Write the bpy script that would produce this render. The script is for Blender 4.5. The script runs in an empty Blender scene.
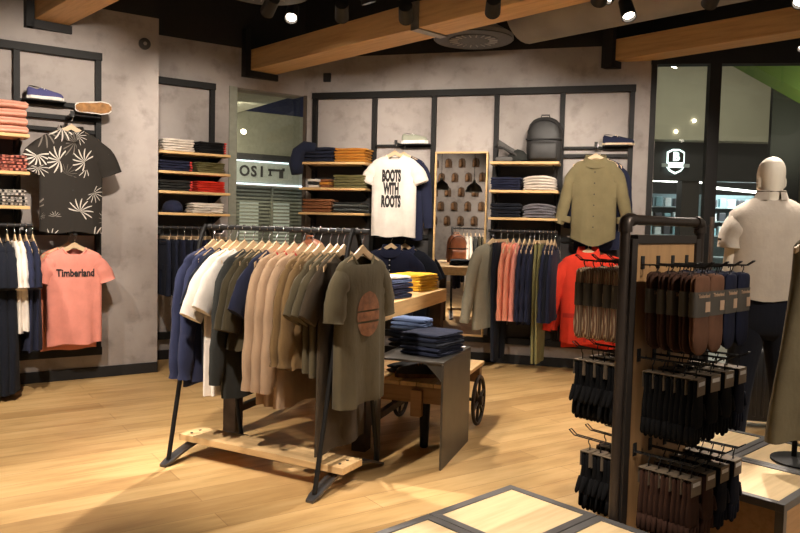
import bpy, bmesh, math, random
from mathutils import Vector, Matrix, Euler
from mathutils.bvhtree import BVHTree
random.seed(7)
SC = bpy.context.scene
COL = SC.collection
PI = math.pi
def R(d): return math.radians(d)

# ------------------------------------------------------------------ camera
CH = 1.35
cam = bpy.data.cameras.new('camera'); camo = bpy.data.objects.new('camera', cam); COL.objects.link(camo)
cam.sensor_width = 36.0; cam.lens = 742.0 / 800.0 * 36.0; cam.clip_start = 0.05; cam.clip_end = 200
_p, _r = 0.0576, 0.024
_f = Vector((0, math.cos(_p), -math.sin(_p))); _u0 = Vector((0, math.sin(_p), math.cos(_p))); _x = Vector((1, 0, 0))
_R = math.cos(_r) * _x + math.sin(_r) * _u0; _U = -math.sin(_r) * _x + math.cos(_r) * _u0
camo.matrix_world = Matrix(((_R.x, _U.x, -_f.x, 0), (_R.y, _U.y, -_f.y, 0), (_R.z, _U.z, -_f.z, CH), (0, 0, 0, 1)))
SC.camera = camo

# ------------------------------------------------------------------ world, exposure
wd = bpy.data.worlds.new('world'); SC.world = wd; wd.use_nodes = True
wd.node_tree.nodes['Background'].inputs[0].default_value = (1.0, 0.86, 0.70, 1)
wd.node_tree.nodes['Background'].inputs[1].default_value = 0.22
SC.view_settings.view_transform = 'Standard'; SC.view_settings.look = 'None'
SC.view_settings.gamma = 1; SC.view_settings.use_curve_mapping = False
SC.view_settings.exposure = 0.25
WARM = (1.0, 0.875, 0.75)
# spotlights: (x, y, z of the lamp), (x, y, z aimed at), watts, cone degrees
SPOTS = [
 ((-1.45, 4.2, 2.80), (-2.70, 5.80, 1.85), 240, 66), ((-2.75, 3.9, 2.80), (-3.1, 5.3, 1.2), 130, 60),
 ((-0.95, 5.2, 2.80), (-1.95, 7.0, 1.9), 130, 58), ((-0.45, 5.3, 2.80), (-0.6, 7.7, 1.8), 120, 56),
 ((0.00, 5.0, 2.72), (0.12, 7.5, 1.9), 190, 50), ((0.55, 4.8, 2.72), (0.75, 7.3, 2.0), 130, 54),
 ((1.15, 4.5, 2.72), (1.30, 7.1, 1.75), 170, 50), ((1.85, 4.6, 2.75), (2.0, 6.9, 1.7), 160, 54),
 ((-1.9, 3.3, 2.80), (-2.2, 4.4, 0.0), 330, 78), ((-0.26, 5.07, 2.85), (0.6, 5.6, 0.0), 260, 72),
 ((1.30, 4.88, 2.85), (-0.10, 4.4, .95), 250, 50), ((2.54, 4.88, 2.85), (1.45, 3.2, 0.2), 330, 48),
 ((-1.1, 2.2, 2.80), (-0.60, 3.9, 1.0), 330, 56), ((-0.84, 5.54, 2.85), (-0.8, 2.9, 0.0), 420, 62),
 ((0.45, 1.6, 2.80), (0.15, 2.6, 0.2), 330, 46), ((2.4, 2.2, 2.80), (2.15, 4.2, 1.25), 170, 44),
 ((3.20, 6.05, 2.85), (2.2, 5.2, 0.0), 180, 66), ((-4.2, 0.4, 3.0), (-4.5, -1.6, 1.8), 200, 80), ((-2.4, 0.2, 3.0), (-2.4, -1.6, 1.8), 180, 80),
 ((2.3, 1.3, 2.80), (1.05, 2.85, 1.32), 170, 26), ((2.9, 1.5, 2.80), (1.85, 3.35, 0.35), 300, 30),  # second lamp is added to brighten the platform boxes and the coat
 ((1.50, 5.10, 2.80), (1.72, 3.45, 0.2), 260, 36),  # extra lamp, added because the rear platform boxes came out dark
]

# ------------------------------------------------------------------ materials
MATS = {}
def nodes(name):
    m = bpy.data.materials.new(name); m.use_nodes = True
    nt = m.node_tree; b = nt.nodes['Principled BSDF']
    return m, nt, b
def setp(b, col=None, rough=.6, metal=0., spec=.5):
    if col: b.inputs['Base Color'].default_value = (*col, 1)
    b.inputs['Roughness'].default_value = rough; b.inputs['Metallic'].default_value = metal
    b.inputs['Specular IOR Level'].default_value = spec
def nd(nt, t, **k):
    n = nt.nodes.new(t)
    for a, v in k.items(): setattr(n, a, v)
    return n
def lk(nt, a, b): nt.links.new(a, b)
def ramp(nt, fac, stops):
    r = nd(nt, 'ShaderNodeValToRGB'); el = r.color_ramp.elements
    while len(el) < len(stops): el.new(.5)
    for e, (p, c) in zip(el, stops): e.position = p; e.color = (*c, 1)
    lk(nt, fac, r.inputs[0]); return r.outputs[0]
def coords(nt, scale=(1, 1, 1), rot=(0, 0, 0), src='Object'):
    t = nd(nt, 'ShaderNodeTexCoord'); mp = nd(nt, 'ShaderNodeMapping')
    mp.inputs['Scale'].default_value = scale; mp.inputs['Rotation'].default_value = rot
    lk(nt, t.outputs[src], mp.inputs[0]); return mp.outputs[0]
def noise(nt, vec, scale, detail=3, rough=.5):
    n = nd(nt, 'ShaderNodeTexNoise'); n.inputs['Scale'].default_value = scale
    n.inputs['Detail'].default_value = detail; n.inputs['Roughness'].default_value = rough
    lk(nt, vec, n.inputs['Vector']); return n.outputs[0]
def bump(nt, b, h, strength=.2, dist=.01):
    n = nd(nt, 'ShaderNodeBump'); n.inputs['Strength'].default_value = strength; n.inputs['Distance'].default_value = dist
    lk(nt, h, n.inputs['Height']); lk(nt, n.outputs[0], b.inputs['Normal'])
def mul(c, k): return tuple(min(1, x * k) for x in c)
def fabric(name, col, var=.10, rough=.92):
    if name in MATS: return MATS[name]
    m, nt, b = nodes(name); setp(b, col, rough, 0, .15)
    b.inputs['Sheen Weight'].default_value = .03; b.inputs['Sheen Roughness'].default_value = .6
    v = coords(nt)
    lk(nt, ramp(nt, noise(nt, v, 7, 4, .6), [(.3, mul(col, 1 - var)), (.7, mul(col, 1 + var))]), b.inputs['Base Color'])
    mp = nd(nt, 'ShaderNodeMapping'); mp.inputs['Scale'].default_value = (1, 1, .35); lk(nt, v, mp.inputs[0])
    n1 = noise(nt, mp.outputs[0], 11, 3); n2 = noise(nt, v, 60, 2); ad = nd(nt, 'ShaderNodeMath', operation='MULTIPLY_ADD'); lk(nt, n2, ad.inputs[0]); ad.inputs[1].default_value = .10; lk(nt, n1, ad.inputs[2])
    bump(nt, b, ad.outputs[0], .28, .035)
    MATS[name] = m; return m
def plain(name, col, rough=.5, metal=0., var=.1, scale=20, spec=.5):
    if name in MATS: return MATS[name]
    m, nt, b = nodes(name); setp(b, col, rough, metal, spec)
    lk(nt, ramp(nt, noise(nt, coords(nt), scale, 3), [(.3, mul(col, 1 - var)), (.7, mul(col, 1 + var))]), b.inputs['Base Color'])
    MATS[name] = m; return m
def wood(name, c1, c2, axis=0, rough=.5, scale=1.):
    if name in MATS: return MATS[name]
    m, nt, b = nodes(name); setp(b, c1, rough)
    s = [14 * scale] * 3; s[axis] = 1.1 * scale
    v = coords(nt, s)
    n1 = noise(nt, v, 2.2, 6, .62)
    lk(nt, ramp(nt, n1, [(.28, c2), (.5, c1), (.75, mul(c1, 1.15))]), b.inputs['Base Color'])
    bump(nt, b, n1, .12, .004); MATS[name] = m; return m
def emit(name, col, s):
    if name in MATS: return MATS[name]
    m, nt, b = nodes(name); setp(b, col, .4)
    b.inputs['Emission Color'].default_value = (*col, 1); b.inputs['Emission Strength'].default_value = s
    MATS[name] = m; return m
def pattern(name, kind, c1, c2):
    if name in MATS: return MATS[name]
    m, nt, b = nodes(name); setp(b, c1, .9, 0, .15)
    if kind == 'check':
        t = nd(nt, 'ShaderNodeTexChecker'); t.inputs['Scale'].default_value = 55
        lk(nt, coords(nt, (1, 1.3, .6), (0, 0, .2)), t.inputs[0])
        t.inputs[1].default_value = (*c1, 1); t.inputs[2].default_value = (*c2, 1); lk(nt, t.outputs[0], b.inputs['Base Color'])
    elif kind == 'stripe':
        t = nd(nt, 'ShaderNodeTexWave', bands_direction='X'); t.inputs['Scale'].default_value = 26; t.inputs['Distortion'].default_value = .6
        lk(nt, coords(nt), t.inputs[0]); lk(nt, ramp(nt, t.outputs[1], [(.35, c1), (.6, c2)]), b.inputs['Base Color'])
    elif kind == 'palm':                                           # fans of palm leaflets round scattered centres, pale over grey
        def M(op, a, c=None):
            n = nd(nt, 'ShaderNodeMath', operation=op)
            for i, q in enumerate((a, c)):
                if q is None: continue
                if isinstance(q, (int, float)): n.inputs[i].default_value = q
                else: lk(nt, q, n.inputs[i])
            return n.outputs[0]
        def fans(sc, off, spokes, size):
            mp = nd(nt, 'ShaderNodeMapping'); mp.inputs['Scale'].default_value = (sc, 0, sc); mp.inputs['Location'].default_value = (off, 0, off * .7)
            tc = nd(nt, 'ShaderNodeTexCoord'); lk(nt, tc.outputs['Object'], mp.inputs[0]); v = mp.outputs[0]
            vo = nd(nt, 'ShaderNodeTexVoronoi'); vo.inputs['Scale'].default_value = 1.0; vo.inputs['Randomness'].default_value = .75; lk(nt, v, vo.inputs['Vector'])
            d = nd(nt, 'ShaderNodeVectorMath', operation='SUBTRACT'); lk(nt, v, d.inputs[0]); lk(nt, vo.outputs['Position'], d.inputs[1])
            sp = nd(nt, 'ShaderNodeSeparateXYZ'); lk(nt, d.outputs[0], sp.inputs[0]); cs = nd(nt, 'ShaderNodeSeparateColor'); lk(nt, vo.outputs['Color'], cs.inputs[0])
            ang = M('SUBTRACT', M('ARCTAN2', sp.outputs[2], sp.outputs[0]), M('MULTIPLY', cs.outputs[0], 6.283)); rr = vo.outputs['Distance']
            wv = M('SINE', M('ADD', M('MULTIPLY', ang, spokes), M('MULTIPLY', rr, 5.5)))
            fan = M('COSINE', ang)
            a1 = M('GREATER_THAN', wv, M('SUBTRACT', M('MULTIPLY', rr, 2.2), .25))
            a2 = M('LESS_THAN', rr, M('MULTIPLY', M('ADD', M('MULTIPLY', fan, .45), .75), size)); a3 = M('GREATER_THAN', fan, -.55)
            return M('MULTIPLY', M('MULTIPLY', a1, a2), a3)
        k1, k2 = fans(5.2, .85, 13.0, .78), fans(3.6, 2.3, 15.0, .66)
        m1 = nd(nt, 'ShaderNodeMix', data_type='RGBA'); lk(nt, k2, m1.inputs[0]); m1.inputs[6].default_value = (*c1, 1); m1.inputs[7].default_value = (.17, .15, .13, 1)
        mx = nd(nt, 'ShaderNodeMix', data_type='RGBA'); lk(nt, k1, mx.inputs[0]); lk(nt, m1.outputs[2], mx.inputs[6]); mx.inputs[7].default_value = (*c2, 1); lk(nt, mx.outputs[2], b.inputs['Base Color'])
    MATS[name] = m; return m
def concrete():
    m, nt, b = nodes('concrete_plaster'); setp(b, (.4, .36, .33), .82, 0, .25)
    v = coords(nt, src='Generated'); v = coords(nt)
    n1 = noise(nt, v, 1.3, 6, .62); n2 = noise(nt, v, 5.5, 5, .6)
    c1 = ramp(nt, n1, [(.3, (.265, .232, .212)), (.5, (.355, .316, .293)), (.72, (.42, .38, .352))])
    c2 = ramp(nt, n2, [(.25, (.56, .54, .53)), (.48, (.98, .98, .98)), (.7, (1, 1, 1))])
    mx = nd(nt, 'ShaderNodeMix', data_type='RGBA', blend_type='MULTIPLY'); mx.inputs[0].default_value = .8
    lk(nt, c1, mx.inputs[6]); lk(nt, c2, mx.inputs[7]); lk(nt, mx.outputs[2], b.inputs['Base Color'])
    bump(nt, b, n2, .12, .01); return m
def floor_mat():
    m, nt, b = nodes('oak_floor'); setp(b, (.6, .4, .2), .42, 0, .4)
    v = coords(nt, rot=(0, 0, R(-34.2)))
    br = nd(nt, 'ShaderNodeTexBrick'); br.offset = .37; br.inputs['Scale'].default_value = 1.0
    br.inputs['Brick Width'].default_value = 1.9; br.inputs['Row Height'].default_value = .17; br.inputs['Mortar Size'].default_value = .0015
    br.inputs['Color1'].default_value = (0, 0, 0, 1); br.inputs['Color2'].default_value = (1, 1, 1, 1); br.inputs['Mortar'].default_value = (.3, .3, .3, 1)
    br.inputs['Bias'].default_value = 0
    lk(nt, v, br.inputs[0])
    mp = nd(nt, 'ShaderNodeMapping'); mp.inputs['Scale'].default_value = (1.1, 7, 1); lk(nt, v, mp.inputs[0])
    g = noise(nt, mp.outputs[0], 1.6, 6, .62)
    c = ramp(nt, g, [(.28, (.44, .265, .105)), (.5, (.60, .39, .165)), (.74, (.70, .485, .235))])
    t = ramp(nt, br.outputs[0], [(0, (.76, .71, .66)), (.5, (.95, .93, .91)), (1, (1.0, 1.0, 1.0))])
    mx = nd(nt, 'ShaderNodeMix', data_type='RGBA', blend_type='MULTIPLY'); mx.inputs[0].default_value = 1
    lk(nt, c, mx.inputs[6]); lk(nt, t, mx.inputs[7])
    k = ramp(nt, br.outputs[1], [(0, (1, 1, 1)), (1, (.55, .45, .38))])
    m2 = nd(nt, 'ShaderNodeMix', data_type='RGBA', blend_type='MULTIPLY'); m2.inputs[0].default_value = 1
    lk(nt, mx.outputs[2], m2.inputs[6]); lk(nt, k, m2.inputs[7]); lk(nt, m2.outputs[2], b.inputs['Base Color'])
    return m
def glass_mat(name, tint=(.93, .97, .95), refl=.03):
    m, nt, b = nodes(name); nt.nodes.remove(b)
    t = nd(nt, 'ShaderNodeBsdfTransparent'); t.inputs[0].default_value = (*tint, 1)
    g = nd(nt, 'ShaderNodeBsdfGlossy'); g.inputs['Roughness'].default_value = .02
    mx = nd(nt, 'ShaderNodeMixShader'); mx.inputs[0].default_value = refl
    lk(nt, t.outputs[0], mx.inputs[1]); lk(nt, g.outputs[0], mx.inputs[2]); lk(nt, mx.outputs[0], nt.nodes['Material Output'].inputs[0])
    return m

CONC = concrete(); FLOOR = floor_mat(); GLASS = glass_mat('clear_glass'); WGLASS = glass_mat('window_glass', (.95, .95, .91), .04)
BLACK = plain('black_paint', (.008, .0075, .0075), .7); CEILM = plain('ceiling_black', (.016, .015, .015), .9)
STEEL = plain('black_steel', (.0075, .007, .0065), .6, .0, .1, 20, .25); DSTEEL = plain('dark_steel_sheet', (.085, .078, .068), .42, .75, .2, 6)
BACKP = plain('black_back_panel', (.032, .029, .027), .7); BRONZE = plain('bronze_pipe', (.055, .042, .034), .4, .6)
CHROME = plain('chrome', (.75, .75, .75), .2, 1.0, .05); MALLEM = plain('aged_iron', (.05, .035, .026), .6, .6, .4, 12)
OAK = wood('pale_oak', (.60, .40, .19), (.46, .28, .12)); OAKY = wood('pale_oak_along_y', (.60, .40, .19), (.46, .28, .12), 1)
SHELFW = wood('shelf_oak', (.62, .40, .17), (.48, .29, .11)); BEAMW = wood('beam_wood', (.60, .36, .15), (.48, .27, .10), 1, .6)
HANGW = wood('hanger_wood', (.62, .44, .26), (.52, .35, .19), 0, .5); BOXTOP = wood('box_birch', (.70, .52, .29), (.60, .43, .22), 0, .45)
OLDW = wood('old_timber', (.33, .185, .085), (.20, .10, .042), 0, .7); PANELW = wood('panel_ply', (.43, .25, .11), (.35, .19, .08), 2, .5)
DUCTM = plain('duct_grey', (.30, .275, .25), .6, .2, .15, 3); WHITEP = plain('white_rubber', (.72, .69, .64), .6); GUM = plain('gum_rubber', (.30, .145, .045), .7, 0, .35, 22)
CARD = plain('dark_card', (.055, .047, .036), .7, 0, .15, 8); TAG = plain('white_tag', (.75, .72, .68), .7); KRAFT = plain('kraft_card', (.42, .28, .18), .8)
SKIN = plain('mannequin_skin', (.66, .60, .50), .5, 0, .04, 3); LEATHER = plain('brown_leather', (.26, .085, .035), .42, 0, .3, 9)
BLKLEATHER = plain('black_leather', (.022, .021, .020), .58, 0, .25, 14)
INK = plain('black_ink', (.02, .018, .018), .8); RUST = plain('rust_print', (.185, .075, .03), .85, 0, .35, 30); WHITEINK = plain('white_print', (.75, .72, .68), .8)
C = dict(navy=(.015, .018, .040), blue=(.024, .029, .066), darknavy=(.009, .011, .018), black=(.014, .014, .015), charcoal=(.03, .031, .028), white=(.76, .70, .63),
  cream=(.70, .60, .47), olive=(.086, .069, .039), darkolive=(.050, .040, .022), brown=(.055, .040, .025), khaki=(.17, .105, .045), beige=(.40, .27, .17), greyolive=(.27, .245, .18),
  pink=(.72, .27, .21), coral=(.72, .27, .17), red=(.66, .045, .022), mustard=(.55, .25, .035), yellow=(.72, .43, .04), denim=(.015, .019, .038), lightdenim=(.10, .14, .25), rust=(.27, .11, .045),
  shirtolive=(.175, .145, .075), moss=(.20, .18, .075), greygreen=(.22, .24, .22), grey=(.23, .22, .24), stone=(.45, .37, .30), choc=(.050, .024, .016), polo=(.42, .365, .305), teal=(.10, .2, .17))
def F(k): return fabric('cloth_' + k, C[k])
PALM = pattern('palm_print', 'palm', (.032, .028, .024), (.62, .58, .52)); CHECK = pattern('red_check', 'check', (.72, .30, .22), (.10, .03, .03))
BWCHECK = pattern('black_white_check', 'check', (.65, .6, .54), (.03, .03, .03)); STRIPE = pattern('sock_stripe', 'stripe', (.52, .40, .27), (.24, .13, .08))

# ------------------------------------------------------------------ object helpers
def link(name, bm, mat, parent=None, smooth=False, loc=(0, 0, 0), rot=0):
    me = bpy.data.meshes.new(name); bm.to_mesh(me); bm.free()
    if mat: me.materials.append(mat)
    if smooth:
        for p in me.polygons: p.use_smooth = True
        if smooth != True: me.set_sharp_from_angle(angle=R(smooth))
    o = bpy.data.objects.new(name, me); COL.objects.link(o)
    if parent: o.parent = parent
    o.location = loc; o.rotation_euler = rot if isinstance(rot, tuple) else (0, 0, rot)
    return o
def tag(o, label, cat, group=None):
    o['label'] = label; o['category'] = cat
    if group: o['group'] = group
    return o
def thing(name, label, cat, loc=(0, 0, 0), rot=0, group=None):
    o = bpy.data.objects.new(name, None); o.empty_display_size = .1; COL.objects.link(o)
    o.location = loc; o.rotation_euler = rot if isinstance(rot, tuple) else (0, 0, rot)
    return tag(o, label, cat, group)
def struct(o): o['kind'] = 'structure'; return o
KIDS = {}
def kids(o): return [c for c in list(COL.objects) if c.parent == o]
def dup(o, kidlist, label, loc, rot=0, group=None):
    r = o.copy(); COL.objects.link(r); r.location = loc; r.rotation_euler = rot if isinstance(rot, tuple) else (0, 0, rot)
    r['label'] = label
    if group: r['group'] = group
    for c in kidlist:
        d = c.copy(); COL.objects.link(d); d.parent = r
    return r
ORD = ['first', 'second', 'third', 'fourth', 'fifth', 'sixth', 'seventh', 'eighth', 'ninth', 'tenth', 'eleventh', 'twelfth', 'thirteenth', 'fourteenth', 'fifteenth', 'sixteenth', 'seventeenth', 'eighteenth', 'nineteenth', 'twentieth']

# ------------------------------------------------------------------ mesh helpers
def B(): return bmesh.new()
def box(bm, x0, x1, y0, y1, z0, z1, bev=0, M=None):
    t = bmesh.new(); bmesh.ops.create_cube(t, size=1)
    for v in t.verts:
        v.co = Vector(((x0 + x1) / 2 + v.co.x * (x1 - x0), (y0 + y1) / 2 + v.co.y * (y1 - y0), (z0 + z1) / 2 + v.co.z * (z1 - z0)))
    if bev: bmesh.ops.bevel(t, geom=t.edges[:] + t.verts[:], offset=bev, segments=2, affect='EDGES', profile=.5)
    merge(bm, t, M); return bm
def merge(bm, t, M=None):
    m = {}
    for v in t.verts: m[v] = bm.verts.new(M @ v.co if M else v.co)
    for f in t.faces:
        try: bm.faces.new([m[v] for v in f.verts])
        except ValueError: pass
    t.free()
def loft(bm, rings, cap=(True, True), closed=True):
    vs = [[bm.verts.new(p) for p in r] for r in rings]
    n = len(vs[0])
    for a, b in zip(vs, vs[1:]):
        for i in range(n if closed else n - 1):
            j = (i + 1) % n
            try: bm.faces.new((a[i], a[j], b[j], b[i]))
            except ValueError: pass
    if cap[0]: bm.faces.new(vs[0][::-1])
    if cap[1]: bm.faces.new(vs[-1])
    return vs
def tube(bm, pts, r, n=8, cap=True, closed=False):
    pts = [Vector(p) for p in pts]; k = len(pts)
    rs = r if isinstance(r, (list, tuple)) else [r] * k
    T = []
    for i in range(k):
        a = pts[(i - 1) % k] if closed or i > 0 else pts[i]; b = pts[(i + 1) % k] if closed or i < k - 1 else pts[i]
        T.append((b - a).normalized())
    up = Vector((0, 0, 1)) if abs(T[0].z) < .9 else Vector((1, 0, 0))
    nn = (up - T[0] * up.dot(T[0])).normalized(); rings = []
    for i in range(k):
        nn = (nn - T[i] * nn.dot(T[i])); nn = nn.normalized() if nn.length > 1e-6 else T[i].orthogonal().normalized()
        bb = T[i].cross(nn)
        rings.append([pts[i] + (nn * math.cos(a) + bb * math.sin(a)) * rs[i] for a in [2 * PI * q / n for q in range(n)]])
    if closed: rings.append(rings[0]); loft(bm, rings, (False, False))
    else: loft(bm, rings, (cap, cap))
    return bm
def lathe(bm, prof, n=24, M=None, cap=(True, True)):
    t = bmesh.new()
    loft(t, [[(r * math.cos(2 * PI * i / n), r * math.sin(2 * PI * i / n), z) for i in range(n)] for r, z in prof], cap)
    merge(bm, t, M); return bm
def prism(bm, poly, y0, y1, M=None):
    """polygon in x-z, extruded along y"""
    t = bmesh.new(); loft(t, [[(x, y0, z) for x, z in poly], [(x, y1, z) for x, z in poly]]); 
    bmesh.ops.recalc_face_normals(t, faces=t.faces[:]); merge(bm, t, M); return bm
def sup(c, n): return math.copysign(abs(c) ** (2 / n), c)
def TR(x=0, y=0, z=0, rz=0, rx=0, ry=0): return Matrix.Translation((x, y, z)) @ Euler((rx, ry, rz)).to_matrix().to_4x4()
def text_mesh(txt, size, xs=1., off=0., ext=.002, sp=1., line=1.):
    cu = bpy.data.curves.new('lettering', 'FONT'); cu.body = txt; cu.size = size; cu.align_x = 'CENTER'; cu.align_y = 'CENTER'
    cu.offset = off; cu.extrude = ext; cu.space_character = sp; cu.space_line = line; cu.resolution_u = 3
    o = bpy.data.objects.new('lettering', cu); COL.objects.link(o)
    dg = bpy.context.evaluated_depsgraph_get(); me = bpy.data.meshes.new_from_object(o.evaluated_get(dg))
    bm = bmesh.new(); bm.from_mesh(me); bpy.data.objects.remove(o); bpy.data.curves.remove(cu); bpy.data.meshes.remove(me)
    for v in bm.verts: v.co = Vector((v.co.x * xs, -v.co.z, v.co.y))           # stand it up, facing -y
    return bm
def lay_on(bm, surf, off=.004):
    """press a flat print standing in x-z onto the front (-y) of a garment mesh"""
    t = BVHTree.FromPolygons([v.co.copy() for v in surf.data.vertices], [p.vertices[:] for p in surf.data.polygons])
    for v in bm.verts:
        h = t.ray_cast(Vector((v.co.x, -2, v.co.z)), Vector((0, 1, 0)))
        y = h[0].y if h[0] is not None else 0
        v.co.y = y - off + v.co.y * .3
    return bm

# ------------------------------------------------------------------ places: the three shop walls, as distance along / out / up
AL, AB = R(34.2), R(-15.8)
WALLS = {'L': (Vector((-2.112, 6.453, 0)), Vector((-math.cos(AL), -math.sin(AL), 0)), Vector((math.sin(AL), -math.cos(AL), 0)), AL),
         'K': (Vector((-1.046, 7.861, 0)), Vector((-math.cos(AL), -math.sin(AL), 0)), Vector((math.sin(AL), -math.cos(AL), 0)), AL),
         'B': (Vector((-1.046, 7.861, 0)), Vector((math.cos(AB), math.sin(AB), 0)), Vector((math.sin(AB), -math.cos(AB), 0)), AB)}
def at(w, s, d, z):
    o, u, n, a = WALLS[w]; p = o + u * s + n * d; return (p.x, p.y, z)
def wm(w):
    """matrix: local x along the wall (as seen, to the right), -y out into the shop, z up; local x = +s on B and -s on L and K"""
    o, u, n, a = WALLS[w]; return Matrix.Translation(o) @ Matrix.Rotation(a, 4, 'Z')
SG = {'L': -1, 'K': -1, 'B': 1}
def wbox(bm, w, s0, s1, d0, d1, z0, z1, bev=0):
    """box in a wall's own frame (object stands at the wall's origin, turned with it)"""
    k = SG[w]; x0, x1 = sorted((s0 * k, s1 * k)); return box(bm, x0, x1, -d1, -d0, z0, z1, bev)
def wobj(name, bm, mat, w, parent=None, smooth=False):
    o, u, n, a = WALLS[w]
    if parent: return link(name, bm, mat, parent, smooth)
    return link(name, bm, mat, None, smooth, o, a)
def wthing(name, label, cat, w, group=None):
    o, u, n, a = WALLS[w]; return thing(name, label, cat, o, a, group)

# ================================================================== SETTING
WT = 3.05; CE = 3.85
SHOP = [(-12, -7), (6, -7), (6, 6.40), (2.31, 6.95), (-1.046, 7.861), (-2.5, 6.9), (-12, .4)]
def slab(pts, z0, z1):
    b = B(); loft(b, [[(x, y, z0) for x, y in pts], [(x, y, z1) for x, y in pts]]); bmesh.ops.recalc_face_normals(b, faces=b.faces[:]); return b
struct(link('floor', slab(SHOP, -.1, 0), FLOOR)); struct(link('ceiling', slab(SHOP, CE, CE + .1), CEILM))
struct(link('floor_mall', box(B(), -12, 14, .3, 19, -.16, -.104), plain('mall_tile', (.52, .48, .42), .35, 0, .05, 3)))
struct(link('ceiling_mall', box(B(), -12, 14, 6.5, 19, 4.6, 4.7), plain('mall_ceiling', (.36, .36, .33), .8)))
b = B(); wbox(b, 'L', 0, 9, -.25, 0, 0, WT); wbox(b, 'L', -.0, .02, -.566 - .0, -.25, 0, WT); struct(wobj('wall_left', b, CONC, 'L'))
b = B(); wbox(b, 'L', 0, 9, -.25, .004, WT, CE); struct(wobj('trim_1', b, CEILM, 'L'))
b = B(); wbox(b, 'L', 0, 9, 0, .018, 0, .09, .003); struct(wobj('baseboard_left', b, BLACK, 'L'))
# recessed wall with the shop window in it: solid part, piece above the window, piece under it
b = B()
wbox(b, 'K', .80, 1.78, -.25, 0, 0, WT); wbox(b, 'K', .0, .80, -.25, 0, 2.66, WT); wbox(b, 'K', .0, .80, -.25, 0, 0, .12)
struct(wobj('wall_recess', b, CONC, 'K'))
b = B(); wbox(b, 'K', 0, 1.78, -.25, .004, WT, CE); struct(wobj('trim_2', b, CEILM, 'K'))
b = B(); wbox(b, 'K', .80, 1.78, 0, .018, 0, .09, .003); struct(wobj('baseboard_recess', b, BLACK, 'K'))
b = B(); wbox(b, 'B', .0, 3.5, -.25, 0, 0, WT); struct(wobj('wall_back', b, CONC, 'B'))
b = B(); wbox(b, 'B', .0, 3.5, -.25, .004, WT, CE); struct(wobj('trim_3', b, CEILM, 'B'))
b = B(); wbox(b, 'B', 0, 3.5, 0, .018, 0, .09, .003); struct(wobj('baseboard_back', b, BLACK, 'B'))
JAMB = plain('pale_green_jamb', (.25, .255, .20), .6)
wn = struct(wobj('window_1', wbox(wbox(B(), 'K', .74, .82, -.2, .012, .12, 2.665), 'K', 0, .74, -.2, .012, .10, .16), JAMB, 'K'))
wobj('window_pane', wbox(B(), 'K', .0, .74, -.10, -.092, .16, 2.66), WGLASS, 'K', wn)
b = B(); wbox(b, 'B', 0, .035, 0, .02, 0, 2.66); struct(wobj('trim_4', b, plain('dark_jamb', (.07, .05, .035), .6), 'B'))
# glass shop front
GA = R(-8.5); GO = Vector((2.31, 6.95, 0))
def gobj(name, bm, mat, parent=None):
    return link(name, bm, mat, parent) if parent else link(name, bm, mat, None, False, GO, GA)
b = B(); box(b, -.04, 3.2, -.06, .06, 2.865, 3.06); box(b, -.04, 3.2, -.06, .06, 0, .08)
for x0, x1 in ((-.035, .012), (.475, .575), (1.85, 1.95), (3.05, 3.15)): box(b, x0, x1, -.06, .06, .08, 2.865)
w2 = struct(gobj('window_2', b, BLACK))
for x0, x1 in ((.012, .475), (.575, 1.85), (1.95, 3.05)): gobj('window_pane', box(B(), x0, x1, -.006, .006, .08, 2.865), GLASS, w2)
b = B(); box(b, -.04, 3.2, -.05, .05, 3.06, CE); struct(gobj('trim_5', b, CEILM))
hd = tag(gobj('door_handle', tube(tube(tube(B(), [(.53, -.15, .9), (.53, -.15, 1.48)], .021, 12), [(.53, -.15, 1.0), (.53, -.05, 1.0)], .012), [(.53, -.15, 1.4), (.53, -.05, 1.4)], .012), plain('satin_bar', (.25, .2, .17), .3, .9)), 'satin metal pull bar standing upright on the black glass door frame', 'door handle')
# wall behind the camera (seen in the mirror), with arched niches
RW = -1.9
b = B(); box(b, -9, 1.5, RW - .2, RW, 0, 3.6); struct(link('wall_rear', b, CONC))
# ------------------------------------------------------------------ timber beams under the ceiling
BD = Vector((math.sin(R(43)), -math.cos(R(43)), 0))                 # beams run this way, out of the walls
def beam(x, y, z0, w, h, L, label, straps=()):
    t = thing('timber_beam', label, 'beam', (x, y, z0), R(43), 'timber beams under the black ceiling')
    link('timber', box(B(), -w / 2, w / 2, -L, 0, 0, h, .004), BEAMW, t)
    b = B(); box(b, -w / 2 - .05, w / 2 + .02, -.012, .10, -.065, -.003); box(b, -w / 2 - .06, -w / 2 - .003, -.012, .10, -.065, h + .2); link('wall_bracket', b, BLACK, t)
    for s in straps:
        b = B(); box(b, -w / 2 - .012, w / 2 + .012, -s - .04, -s + .04, -.012, -.001); box(b, -w / 2 - .012, -w / 2 - .001, -s - .04, -s + .04, -.012, h); link('splice_plate', b, plain('galvanised', (.3, .27, .22), .4, .8), t)
        link('hanger_rod', tube(tube(B(), [(-w / 2 - .016, -s, h), (-w / 2 - .016, -s, 1.04)], .012, 6), [(w / 2 + .016, -s, -.01), (w / 2 + .016, -s, 1.04)], .012, 6), BLACK, t)
beam(-1.42, 7.56, 2.835, .30, .20, 6.2, 'long timber beam crossing the ceiling above the shop sign window', (2.35,))
beam(2.02, 7.02, 2.90, .25, .19, 4.2, 'timber beam above the olive long sleeved shirt and glass front', (2.2,))
beam(-2.79, 5.95, 2.87, .26, .2, 4.5, 'timber beam coming out of the wall above the palm print shirt')
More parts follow.
